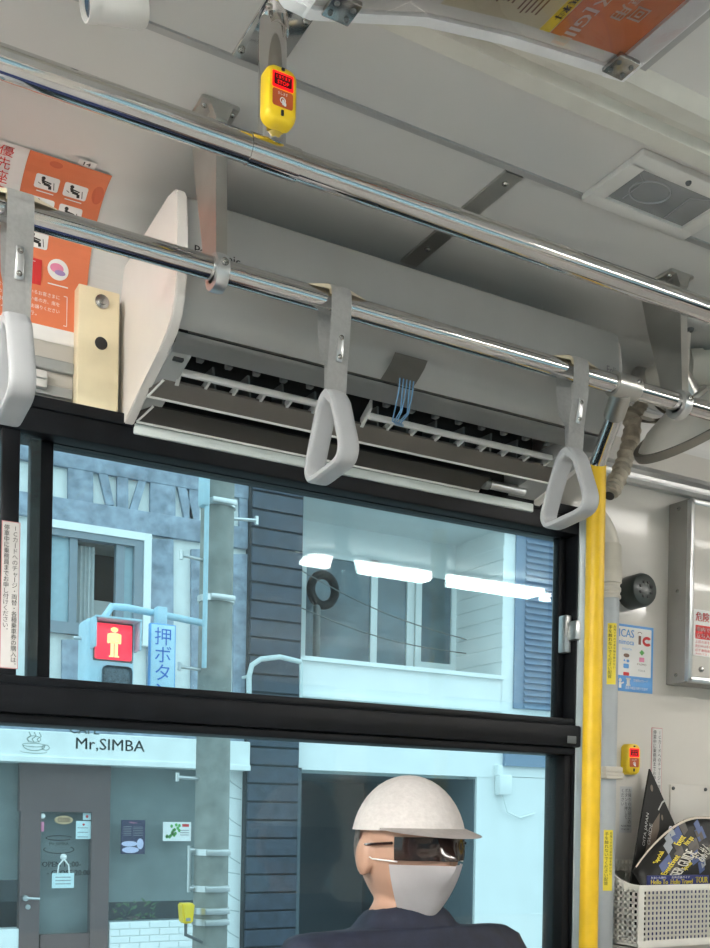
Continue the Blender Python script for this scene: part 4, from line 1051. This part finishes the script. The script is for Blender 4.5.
def vbeam(xt0, xt1, yt, xb0, xb1, yb, d=.05):
    a = on(xt0, yt, FY); b = on(xt1, yt, FY); c = on(xb1, yb, FY); e = on(xb0, yb, FY)
    bm = B(); prism(bm, [(a.x, FY-d, a.z), (b.x, FY-d, b.z), (c.x, FY-d, c.z), (e.x, FY-d, e.z)], (0, d, 0)); obj('beam', bm, timber, th_)
for v in ((67, 92, 463, 67, 92, 506), (96, 105, 468, 105, 113, 506), (116, 127, 472, 116, 127, 512), (139, 147, 476, 128, 136, 512), (149, 174, 478, 149, 174, 520), (175, 183, 482, 184, 193, 524), (188, 198, 484, 188, 198, 527), (217, 230, 490, 217, 230, 530), (238, 246, 494, 238, 246, 536), (30, 44, 457, 30, 44, 500),
          (146, 172, 540, 146, 172, 700), (190, 200, 550, 190, 200, 700), (232, 246, 555, 232, 246, 700), (61, 87, 640, 61, 87, 700), (100, 122, 640, 100, 122, 700), (30, 44, 640, 30, 44, 700)): vbeam(*v)
wn = B(); box(wn, wx0, wx1, FY-.08, FY+.04, wz1-.07, wz1); box(wn, wx0, wx1, FY-.08, FY+.04, wz0, wz0+.12); box(wn, wx0, wx0+.07, FY-.08, FY+.04, wz0+.12, wz1-.07); box(wn, wx1-.10, wx1, FY-.08, FY+.04, wz0+.12, wz1-.07)
xm1, xm2, _, _ = fac(68, 545, 120, 630, FY); box(wn, xm1, xm1+.08, FY-.05, FY+.03, wz0, wz1); box(wn, xm2-.06, xm2+.03, FY-.05, FY+.03, wz0, wz1)
wno = obj('window', wn, winf, th_, sm=False)
bm = B(); box(bm, wx0+.05, xm1+.02, FY-.01, FY+.0, wz0+.1, wz1-.05); box(bm, xm2, wx1-.08, FY-.01, FY, wz0+.1, wz1-.05); obj('pane', bm, mat('pale_pane', (.32, .46, .52), .15), wno)
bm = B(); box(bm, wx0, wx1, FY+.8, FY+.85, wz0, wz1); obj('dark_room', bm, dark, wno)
bm = B(); n = 16; cxa, cxb = xm1+.06, xm1+.42; top = []
for k in range(n+1):
    x = cxa+(cxb-cxa)*k/n*.65; top.append((x, FY+.10+.02*math.sin(k*1.9)))
for k in range(n): bm.faces.new([bm.verts.new((top[k][0], top[k][1], wz0+.1)), bm.verts.new((top[k+1][0], top[k+1][1], wz0+.1)), bm.verts.new((top[k+1][0], top[k+1][1], wz1-.1)), bm.verts.new((top[k][0], top[k][1], wz1-.1))])
obj('curtain', bm, mat('curtain_pale', (.50, .52, .52), .8), wno)
bm = B(); q = fac(86, 602, 110, 625, FY+.3); box(bm, q[0], q[1], FY+.2, FY+.5, wz0+.08, q[3], .02); tag(obj('white_box', bm, mat('box_white', (.62, .62, .60), .7), base=(q[0], FY+.3, wz0)), 'white box standing inside the open upstairs window', 'box')
bm = B(); q = fac(141, 535, 147, 640, FY); box(bm, wx1, wx1+.08, FY-.1, FY, wz0-.05, wz1+.08); box(bm, wx0, wx1, FY-.1, FY, wz1, wz1+.08); obj('window_surround', bm, whitew, th_, sm=False)
# ---- cafe front
cf = thing('cafe_front', 'cafe shopfront with white sign board, brown door and large window across the street', 'building', (2, FY, ZR))
SGZ0, SGZ1 = on(100, 761, FY-.25).z, .80
bm = B(); box(bm, -8, XS-.01, FY-.25, FY+.3, SGZ0, SGZ1, .01); box(bm, -8, XS-.01, FY-.27, FY+.3, SGZ0-.04, SGZ0+.02, .005)
sg = obj('sign_board', bm, mat('sign_white', (.78, .82, .80), .5, scale=5, var=.06), cf, sm=False)
a = on(76, 750.5, FY-.26); b = on(145, 753, FY-.26)
F = Flat(); F.text('Mr,SIMBA', 0, 0, .135, (b.x-a.x), bold=.008); F.text('CAFE', -.07, .175, .085, .31, bold=.02); F.put('lettering', mat('sign_ink', (.13, .15, .13), .6), sg, (a.x, FY-.2515, a.z))
a = on(34, 751, FY-.26)
F = Flat(); F.ring(0, .055, .11, .055, .010, 180, 360); F.ring(0, .06, .115, .022, .008); F.ring(.115, .04, .04, .03, .008); F.ring(0, -.005, .13, .02, .007, 170, 370)
for x in (-.05, 0, .05): F.line([(x, .09), (x-.02, .12), (x+.02, .15), (x, .19)], .009)
F.ring(0, .12, .07, .035, .007); F.put('cup_logo', mat('sign_ink2', (.30, .36, .32), .6), sg, (a.x, FY-.2515, a.z))
bm = B(); box(bm, -8, XS, FY+1.6, FY+1.8, ZR+.1, .8); box(bm, -8, XS, FY+.3, FY+1.8, .6, .8); obj('back_wall', bm, blind, cf, sm=False)
bm = B()
for r in ((20, 762, 40, 990), (91, 762, 109, 990), (20, 762, 109, 812)): fbox(bm, r, FY-.02-.004*(r[3] == 812), .12)
fbox(bm, (40, 934, 92, 990), FY, .08); q = fac(-60, 760, -45, 990, FY); box(bm, q[0], q[1], FY, FY+.1, ZR, .5)
dr = obj('door', bm, brownf, cf, sm=False)
bm = B(); fbox(bm, (39, 810, 93, 936), FY+.03, .012); obj('door_glass', bm, bglass, dr)
bm = B(); q = on(25, 898, FY-.06); tube(bm, (q.x, FY-.09, q.z), (q.x+.14, FY-.09, q.z-.01), .014, n=14); tube(bm, (q.x, FY-.10, q.z), (q.x, FY-.02, q.z), .030, n=16); q2 = on(28, 907, FY-.04); tube(bm, (q2.x, FY-.05, q2.z), (q2.x, FY-.02, q2.z), .025, n=16); obj('handle', bm, alu, dr)
F = Flat(); F.ring(.10, .30, .14, .03, .012, 20, 330); F.text('Mr,SIMBA', 0, .22, .035, .20); F.ring(.10, .18, .16, .045, .010, 150, 400)
F.text('OPEN 11:00-', -.07, 0, .055, .40, bold=.03); F.text('- CLOSE 20:00', -.02, -.09, .055, .45, bold=.03)
q = on(47, 867, FY+.02); F.put('lettering', inkb, dr, (q.x+.02, FY+.026, q.z))
bm = B(); fbox(bm, (-44, 762, 20, 902), FY+.03, .012); fbox(bm, (109, 765, 199, 921), FY+.03, .012); obj('shop_window', bm, bglass, cf)
bm = B(); fbox(bm, (109, 755, 215, 901), FY+.22, .02); fbox(bm, (-46, 755, 19, 880), FY+.22, .02); fbox(bm, (36, 800, 94, 935), FY+.25, .02); obj('roller_blind', bm, blind, cf, sm=False)
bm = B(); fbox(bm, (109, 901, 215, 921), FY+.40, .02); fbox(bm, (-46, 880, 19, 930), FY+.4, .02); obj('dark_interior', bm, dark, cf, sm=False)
bm = B(); z1 = on(150, 921, FY).z; xa_, xb_ = on(109, 930, FY).x, on(197, 930, FY).x
box(bm, xa_, xb_+.35, FY, FY+.2, ZR+.1, z1); 
for r_ in range(0, 12):
    zz0 = z1-.005-r_*.075
    for c_ in range(0, 6):
        x = xa_+.005+c_*.22-(.11 if r_ % 2 else 0); x2 = min(xb_+.34, x+.212); x = max(x, xa_+.004)
        if x2 > x+.02: box(bm, x, x2, FY-.014, FY, zz0-.068, zz0, .004, 1)
q = fac(-46, 930, 20, 990, FY); box(bm, q[0], q[1], FY-.01, FY+.2, ZR+.1, q[3]); obj('brick_base', bm, whitew, cf, sm=False)
bm = B(); q = fac(228, 760, 247, 990, FY); box(bm, q[0]-.25, XS, FY-.02, FY+.3, ZR+.1, SGZ0)
pil = obj('tile_pillar', bm, whitew, cf, sm=False)
F = Flat()
for k in range(14): F.line([(0, -.12-k*.21), (.18, -.15-k*.21)] if k % 2 else [(0, -.10-k*.21), (.06, -.17-k*.21), (.18, -.24-k*.21)], .012)
F.put('tile_joint', mat('joint_grey', (.45, .52, .52), .7), pil, (XS-.19, FY-.0215, SGZ0))
# papers on the glass
def paper(name, r, label, cat, m, Y=FY+.02, parts=()):
    q = fac(*r, Y); t = thing(name, label, cat, ((q[0]+q[1])/2, Y, q[2])); bm = B(); box(bm, q[0], q[1], Y, Y+.006, q[2], q[3]); obj('sheet', bm, m, t)
    W, H = q[1]-q[0], q[3]-q[2]
    for nm, mm, f in parts:
        F = Flat(); f(F, W, H); F.put(nm, mm, t, (q[0], Y-.0015, q[2]))
    return t
def menu(F, W, H):
    for k in range(6): F.rect(W*.1, H*(.80-k*.05), W*.42, H*(.812-k*.05)); F.rect(W*.5, H*(.79-k*.05), W*.9, H*(.80-k*.05))
def cow(F, W, H): F.ell(W*.35, H*.30, W*.33, H*.08); F.ell(W*.80, H*.30, W*.14, H*.16); F.ell(W*.4, H*.12, W*.35, H*.09)
paper('menu_poster', (121, 820, 145, 854), 'dark purple menu poster taped inside the cafe window', 'poster', mat('poster_purple', (.03, .03, .08), .5), parts=(('lettering', inkgrey, menu), ('picture', mat('poster_lilac', (.55, .55, .75), .5), cow), ('heading', inkpink, lambda F, W, H: F.text('Menu', W*.5, H*.90, H*.05, W*.3, 'C'))))
def greens(F, W, H):
    random.seed(2)
    for k in range(16): F.ell(W*random.uniform(.12, .6), H*random.uniform(.2, .85), W*.05, H*.09, 10)
paper('picture_card', (163, 822, 191, 841), 'white card with green pictures on the cafe window', 'card', pap_w, parts=(('picture', inkgreen, greens), ('heading', inkr, lambda F, W, H: F.rect(W*.68, H*.75, W*.92, H*.90)), ('lettering', inkgrey, lambda F, W, H: [F.rect(W*.6, H*(.3+.12*k), W*.92, H*(.34+.12*k)) for k in range(3)])))
paper('notice_card', (52, 873, 74, 888), 'white notice card hanging from a suction cup on the cafe door', 'card', mat('card_pale', (.62, .78, .80), .5), parts=(('lettering', inkgrey, lambda F, W, H: [F.rect(W*.15, H*(.25+.22*k), W*.85, H*(.31+.22*k)) for k in range(3)]),))
q = on(64, 857, FY); bm = B(); lathe(bm, [(.035, 0), (.030, -.02), (.012, -.035), (0, -.04)], (q.x, FY+.02, q.z), (0, 1, 0), 20)
z2 = on(64, 873, FY).z
for s in (-1, 1): sweep(bm, [(q.x, FY, q.z-.02), (q.x+s*.05, FY+.005, (q.z+z2)/2), (q.x+s*.06, FY+.01, z2)], .008, 8)
tag(obj('suction_hook', bm, inkw, base=(q.x, FY, q.z)), 'white suction cup hook with string above the notice on the cafe door', 'hook')
paper('door_sticker', (76, 821, 91, 839), 'pale blue stickers in a block on the cafe door', 'sticker', mat('card_pale', (.62, .78, .80), .5), parts=(('lettering', inkgrey, lambda F, W, H: [F.rect(W*.1, H*(.1+.25*k), W*.8, H*(.14+.25*k)) for k in range(3)]), ('mark', inkr, lambda F, W, H: F.ell(W*.5, H*.8, W*.08))))
paper('door_sticker', (83, 813, 91, 820), 'small white sticker with red dot above the sticker block on the cafe door', 'sticker', mat('card_pale', (.62, .78, .80), .5), parts=(('mark', inkr, lambda F, W, H: F.ell(W*.5, H*.5, W*.18)),))
q = on(64, 820, FY); bm = B(); lathe(bm, [(0, -.02), (.05, -.02), (.055, -.01), (.05, 0), (0, 0)], (0, 0, 0), (0, 1, 0), 28)
for v in bm.verts: v.co.x *= 1.75; v.co.z *= .85; v.co += Vector((q.x, FY+.02, q.z))
t = thing('oval_sign', 'oval wooden close sign on the cafe door glass', 'sign', (q.x, FY, q.z)); obj('plaque', bm, mat('sign_wood', (.55, .38, .22), .6, scale=40), t)
F = Flat(); F.text('CLOSE', 0, -.02, .045, .13, 'C', .03); F.put('lettering', inkbr, t, (q.x, FY-.0025, q.z))
q = on(43, 816, FY); t = thing('key_charm', 'red charm hanging from a white hook on the cafe door', 'charm', (q.x, FY, q.z)); bm = B(); lathe(bm, [(.028, 0), (.024, -.02), (0, -.03)], (q.x, FY+.02, q.z), (0, 1, 0), 18); obj('hook', bm, inkw, t)
bm = B(); box(bm, q.x-.018, q.x+.014, FY, FY+.02, q.z-.16, q.z-.06, .006); obj('charm', bm, inkpink, t)
# greenery behind the low window
random.seed(11); q = on(128, 915, FY+.25)
t = thing('potted_plant', 'small leafy plant in the dark strip of the cafe window', 'plant', (q.x, FY+.25, q.z))
bm = B()
for k in range(46):
    c = Vector((q.x+random.uniform(-.14, .30), FY+.2+random.uniform(-.06, .08), q.z+random.uniform(-.05, .14))); d = Vector((random.uniform(-1, 1), random.uniform(-.6, .2), random.uniform(-.4, 1))).normalized(); e_ = d.orthogonal().normalized()
    L = random.uniform(.05, .09); prism(bm, [c, c+d*L*.5+e_*L*.22, c+d*L, c+d*L*.5-e_*L*.22], d.cross(e_)*.002)
obj('leaves', bm, mat('leaf_green', (.13, .24, .08), .5, var=.4), t); bm = B(); lathe(bm, [(.05, -.10), (.07, 0), (.06, 0), (.05, -.09), (0, -.09)], (q.x+.05, FY+.22, q.z-.02), (0, 0, 1), 20); obj('pot', bm, inkbr, t)
# ---- white house at right
wh = thing('white_house', 'white house with dark slatted strip and recessed balcony across the street', 'building', (7, FY, ZR))
bm = B(); box(bm, XS, XE, FY-.12, FY+.5, ZR+.1, 6.5)
obj('slat_backing', bm, dark, wh, sm=False)
for k in range(0, 40):
    bm = B(); z = ZR+.15+k*.205; box(bm, XS+.01, XE-.01, FY-.15, FY-.12, z, z+.185, .006, 1); obj('slat', bm, slatm, wh, sm=False)
XR0 = on(503, 620, FY).x; RY = 12.1; ZT = on(400, 508, FY).z; ZP = 1.80; ZL = .78
XF0 = on(513, 620, FY).x
bm = B()
box(bm, XE, XR0, FY-.1, FY+5, ZT, 6.5)                      # storey above
box(bm, XE, XR0, RY, RY+3, ZL, ZT)                          # back of the recess
box(bm, XE+.01, XR0, FY+.06, RY+.1, ZL-.24, ZL)                     # balcony floor
box(bm, XR0, 14, FY, FY+5, .55, 6.5)
box(bm, XR0-.36, 14, FY+.01, FY+5, ZR+.1, .545)                       # wall below right
box(bm, XE, XR0, FY+3.4, FY+3.6, ZR+.1, .55)
obj('wall', bm, whitew, wh, sm=False)
bm = B(); box(bm, XE, XR0, FY, FY+.12, ZL-.25, ZP); box(bm, XE, XR0, FY-.05, FY+.16, ZP, ZP+.05); box(bm, XE, XR0, FY-.03, FY, 1.38, 1.42); obj('balcony_parapet', bm, whitew, wh, sm=False)
bm = B(); box(bm, XS, 14, FY-.16, FY-.1, ZT+.02, ZT+.55); obj('reflected_band', bm, mat('band_bluegrey', (.10, .15, .21), .6, scale=30, var=.3), wh, sm=False)  # made-up board standing in for the dark band reflected in the bus window
bm = B(); ysd = [FY, FY+1.1]
for k in range(14):
    z = ZP-.9+k*.19; box(bm, XR0-.012, XR0, FY+.0, RY, z, z+.17, .003, 1)
obj('siding', bm, whitew, wh, sm=False)
a = fac(300, 558, 409, 668, RY); bm = B(); fw = .06
def frame(bm, a, Y, fw): box(bm, a[0], a[1], Y-.05, Y, a[3]-fw, a[3]); box(bm, a[0], a[1], Y-.05, Y, a[2], a[2]+fw); box(bm, a[0], a[0]+fw, Y-.05, Y, a[2]+fw, a[3]-fw); box(bm, a[1]-fw, a[1], Y-.05, Y, a[2]+fw, a[3]-fw)
frame(bm, a, RY, .06); xm = (a[0]*.35+a[1]*.65); box(bm, xm-.05, xm+.05, RY-.05, RY, a[2], a[3]); wA = obj('window', bm, whitew, wh, sm=False)
bm = B(); box(bm, a[0], a[1], RY-.02, RY-.012, a[2], a[3]); obj('pane', bm, mat('pane_dark', (.10, .15, .18), .06, var=.4, scale=2), wA)
a = fac(414, 572, 455, 670, RY); bm = B(); frame(bm, a, RY, .09); wB = obj('window', bm, whitew, wh, sm=False)
bm = B(); box(bm, a[0], a[1], RY-.02, RY-.012, a[2], a[3]); obj('pane', bm, mat('pane_dark', (.10, .15, .18), .06, var=.4, scale=2), wB)
# shutter at far right
sh = fac(514, 538, 600, 712, FY); bm = B(); box(bm, sh[0], sh[1], FY-.03, FY, sh[2], sh[3]); so = obj('shutter', bm, louv, wh, sm=False)
bm = B(); n = 28
for k in range(n):
    z = sh[2]+(sh[3]-sh[2])*k/n; prism(bm, [(sh[0]+.15, FY-.03, z), (sh[0]+.15, FY-.075, z+.012), (sh[0]+.15, FY-.03, z+(sh[3]-sh[2])/n*.8)], (sh[1]-sh[0]-.15, 0, 0))
obj('shutter_slats', bm, louv, so, sm=False)
bm = B(); q = fac(505, 750, 600, 768, FY-.05); box(bm, q[0], q[1], FY-.06, FY, q[2], q[3]); obj('band', bm, louv, wh, sm=False)
bm = B(); box(bm, XE, XR0-.1, FY+.2, FY+.24, .50, .56); obj('garage_lintel', bm, mat('joint_grey', (.45, .52, .52), .7), wh)
bm = B(); box(bm, XE+.1, XR0-.36, FY+2.9, FY+3, ZR+.1, .50); box(bm, XE+.1, XR0-.37, FY+.4, FY+2.9, .50, .52); box(bm, XR0-.38, XR0-.365, FY+.05, FY+2.9, ZR+.1, .50); box(bm, XE+.05, XE+.1, FY, FY+3, ZR+.1, .55); obj('garage_interior', bm, mat('garage_grey', (.10, .13, .15), .8), wh, sm=False)
# things on and by the white house
q = on(323, 590, RY-.4); t = thing('ring_ornament', 'dark ring on a post standing on the recessed balcony', 'ornament', (q.x, RY-.4, ZL))
bm = B(); sweep(bm, [(q.x+.17*math.cos(k*PI/16), RY-.4, q.z+.19*math.sin(k*PI/16)) for k in range(32)], .055, 12, closed=True); obj('ring', bm, rub, t)
bm = B(); tube(bm, (q.x-.08, RY-.4, ZL), (q.x-.08, RY-.4, q.z-.17), .045, n=12); box(bm, q.x-.2, q.x+.25, RY-.5, RY-.3, ZL, ZP+.12); obj('post', bm, dgrey_m, t)
t = thing('balcony_pipe', 'pale bent pipe handrail in front of the dark slats', 'pipe', (XE, FY-.3, 1))
a = [on(*p, FY-.3) for p in ((249, 700), (249, 676), (252, 665), (261, 659), (280, 657), (301, 662))]
bm = B(); sweep(bm, a, .03, 12); a2 = [on(*p, FY-.3) for p in ((301, 662), (301, 700))]; sweep(bm, a2, .022, 10); sweep(bm, [a[1], a[1]+Vector((.0, .17, 0))], .018, 8); sweep(bm, [a2[1], a2[1]+Vector((0, .30, 0))], .018, 8); obj('rail', bm, mat('pipe_pale', (.55, .62, .62), .5), t)
bm = B(); q = on(503, 785, FY-.05); box(bm, q.x-.10, q.x+.10, FY-.12, FY, q.z-.13, q.z+.13, .02); tag(obj('meter_box', bm, whitew, base=(q.x, FY, q.z)), 'small pale electric box with a looping cable on the white wall', 'box')
bm = B(); q2 = on(499, 768, FY-.05); box(bm, q2.x-.04, q2.x+.04, FY-.08, FY, q2.z-.1, q2.z+.04, .01); tag(obj('wall_fitting', bm, whitew, base=(q2.x, FY, q2.z)), 'tiny pale fitting above the electric box on the white wall', 'box')
bm = B(); sweep(bm, [(q.x, FY-.05, q.z-.13), (q.x+.08, FY-.05, q.z-.35), (q.x+.3, FY-.03, q.z-.42), (q.x+.55, FY-.02, q.z-.36)], .012, 8); tag(obj('cable', bm, whitew, base=(q.x, FY, q.z)), 'pale cable looping from the electric box', 'cable')
# thin strands standing in for reflections of cables
for i, (p0, p1) in enumerate((((296, 600), (480, 655)), ((296, 560), (470, 640)))):
    a, b = on(*p0, RY-.6), on(*p1, RY-.3)
    a.x = XE-.01; b.x = XR0+.01
    bm = B(); sweep(bm, [a.lerp(b, k/10)-Vector((0, 0, .12*math.sin(PI*k/10))) for k in range(11)], .008, 6)
    tag(obj('reflected_cable', bm, dgrey_m, base=a), ('lower dark strand standing in for a cable reflection before the balcony windows', 'upper dark strand standing in for a cable reflection before the balcony windows')[i], 'cable')
# ---- utility pole
SY = 7.0
a, b = on(197, 700, SY), on(231, 700, SY); pr_ = (b.x-a.x)/2*.93; pxx = (a.x+b.x)/2
t = thing('utility_pole', 'round grey concrete utility pole with metal bands in front of the cafe', 'pole', (pxx, SY, ZR))
bm = B(); tube(bm, (pxx, SY, ZR), (pxx, SY, 7), pr_*1.04, pr_*.92, n=32); obj('shaft', bm, mat('concrete', (.24, .25, .23), .8, scale=8, var=.2), t)
for y in (852, 888, 910, 921, 600, 505): 
    z = on(214, y, SY).z; bm = B(); lathe(bm, [(pr_*1.0, -.022), (pr_*1.09, -.022), (pr_*1.09, .022), (pr_*1.0, .022)], (pxx, SY, z), (0, 0, 1), 32); box(bm, pxx-.09, pxx+.09, SY-pr_*1.09-.015, SY-pr_*1.0, z-.018, z+.018, .004); obj('band', bm, alu, t)
z0, z1 = on(190, 888, SY).z, on(190, 850, SY).z
bm = B(); x = on(189, 870, SY).x; tube(bm, (x, SY, z0-.03), (x, SY, z1+.03), .014, n=12)
for z in (z0, z1): tube(bm, (x, SY, z), (pxx, SY, z), .016, n=12)
obj('side_bracket', bm, alu, t)
bm = B(); x = on(206.5, 560, SY-.18).x; tube(bm, (x, SY-.17, 1.0), (x, SY-.17, 7), .017, n=12); obj('cable_pipe', bm, mat('pipe_paleblue', (.38, .55, .62), .5), t)
bm = B()
for (y, s) in ((517, 1), (563, -1), (672, -1), (780, -1)):
    z = on(214, y, SY).z; tube(bm, (pxx, SY, z), (pxx+s*.28, SY-.05, z+.01), .012, n=10); tube(bm, (pxx+s*.28, SY-.05, z-.02), (pxx+s*.28, SY-.05, z+.04), .014, n=10)
obj('step_bolt', bm, alu, t)
bm = B(); z = on(200, 490, SY).z; box(bm, pxx-.19, pxx-.13, SY-.2, SY-.1, z-.16, z+.10, .02); tag(obj('junction_box', bm, mat('pipe_paleblue', (.38, .55, .62), .5), base=(pxx-.2, SY, z)), 'small pale blue box fixed high on the utility pole', 'box')
# ---- crossing button box
q = fac(180, 903, 192, 923, SY-.15); t = thing('button_box', 'yellow push button box on the utility pole', 'box', (q[0], SY-.15, q[2]))
bm = B(); prism(bm, [(q[0]-.004, SY-.2, q[3]), (q[1]+.004, SY-.2, q[3]), (q[1]-.008, SY-.2, q[2]), (q[0]+.010, SY-.2, q[2])], (0, .10, 0)); bmesh.ops.bevel(bm, geom=list(bm.edges), offset=.010, segments=2, affect='EDGES'); obj('case', bm, yelp, t)
bm = B(); box(bm, q[0]+.025, q[1]-.03, SY-.204, SY-.199, q[2]+.018, q[2]+.04); obj('label', bm, inkgrey, t)
bm = B(); sweep(bm, [((q[0]+q[1])/2, SY-.15, q[2]), ((q[0]+q[1])/2, SY-.15, q[2]-.08), (pxx-.10, SY-.1, q[2]-.14)], .012, 10); obj('conduit', bm, dgrey_m, t)
# ---- pedestrian signal
sgm = mat('signal_paleblue', (.42, .62, .72), .45)
q = fac(86, 619, 135, 700, SY-.35); t = thing('pedestrian_signal', 'pale blue pedestrian signal showing a red standing figure', 'traffic light', ((q[0]+q[1])/2, SY, q[2]))
SZ0 = q[2]-.10; bm = B(); box(bm, q[0], q[1], SY-.35, SY-.12, SZ0, q[3], .035, 3); obj('housing', bm, sgm, t)
l = fac(95, 624, 132, 660, SY-.36)
bm = B(); box(bm, l[0]-.012, l[1]+.012, SY-.356, SY-.33, l[2]-.012, l[3]+.012, .01); obj('lens_surround', bm, dgrey_m, t)
bm = B(); box(bm, l[0], l[1], SY-.372, SY-.34, l[2], l[3], .012); ln = obj('red_lens', bm, mat('signal_red', (1, .02, .05), .3, emit=1.1, var=0), t)
cxm, w_ = (l[0]+l[1])/2, l[1]-l[0]; hh = l[3]-l[2]
F = Flat(); F.ell(0, hh*.83, w_*.10, hh*.075); F.rect(-w_*.10, hh*.83, w_*.10, hh*.86); F.rect(-w_*.15, hh*.46, w_*.15, hh*.74, .015); F.rect(-w_*.10, hh*.10, -w_*.01, hh*.5); F.rect(w_*.01, hh*.10, w_*.10, hh*.5); F.rect(-w_*.19, hh*.44, -w_*.12, hh*.72, .008); F.rect(w_*.12, hh*.44, w_*.19, hh*.72, .008); F.rect(-w_*.14, hh*.07, -w_*.01, hh*.11); F.rect(w_*.01, hh*.07, w_*.14, hh*.11)
F.put('standing_figure', mat('signal_figure', (1, .62, .25), .4, emit=1.0, var=0), ln, (cxm, SY-.3735, l[2]))
bm = B()
for s, x in ((0, l[0]-.03), (0, l[1]+.018)): box(bm, x, x+.012, SY-.47, SY-.34, l[2]+.06, l[3]+.02, .004)
box(bm, l[0]-.03, l[1]+.03, SY-.48, SY-.34, l[3]+.012, l[3]+.026, .004); obj('visor', bm, sgm, t)
l2 = fac(102, 666, 132, 700, SY-.36); bm = B(); box(bm, l2[0], l2[1], SY-.36, SY-.34, l2[3]-hh, l2[3], .03); obj('dark_lens', bm, mat('lens_darkgrey', (.06, .08, .10), .4, scale=60, var=.6), t)
bm = B()
z = on(160, 613, SY-.2).z; sweep(bm, [((q[0]+q[1])/2-.01, SY-.22, q[3]-.02), ((q[0]+q[1])/2-.01, SY-.22, q[3]+.03), ((q[0]+q[1])/2+.04, SY-.21, z+.005), ((q[0]+q[1])/2+.14, SY-.2, z+.01), (pxx, SY-.02, z-.01)], .024, 14)
obj('arm', bm, sgm, t); bm = B(); x = q[1]; zz = on(137, 646, SY-.2).z; tube(bm, (x-.01, SY-.22, zz), (x+.06, SY-.22, zz), .014, n=10); tube(bm, (q[0]-.05, SY-.22, zz+.01), (q[0]+.01, SY-.22, zz+.01), .012, n=10); each('side_bolt', bm, alu, t)
# ---- push button sign
q = fac(149, 624, 175, 706, SY-.26); t = thing('crossing_sign', 'pale blue hanging sign with blue writing beside the pedestrian signal', 'sign', ((q[0]+q[1])/2, SY, q[2]))
bm = B(); box(bm, q[0], q[1], SY-.27, SY-.23, q[2]-.06, q[3], .006); obj('board', bm, inkblue, t)
bm = B(); box(bm, q[0]+.008, q[1]-.008, SY-.273, SY-.25, q[2]-.05, q[3]-.008, .003); obj('face', bm, mat('sign_paleblue', (.45, .68, .80), .45), t)
F = Flat(); W = q[1]-q[0]; F.vtext('押ボタン', (q[0]+q[1])/2, q[3]-.022, W*.70, W*.665); F.put('lettering', mat('sign_blue', (.02, .14, .55), .5), t, (0, SY-.2745, 0))
bm = B(); xm = (q[0]+q[1])/2; box(bm, xm-.035, xm+.035, SY-.25, SY-.17, q[3]-.02, z+.035, .006); obj('hanger', bm, sgm, t)
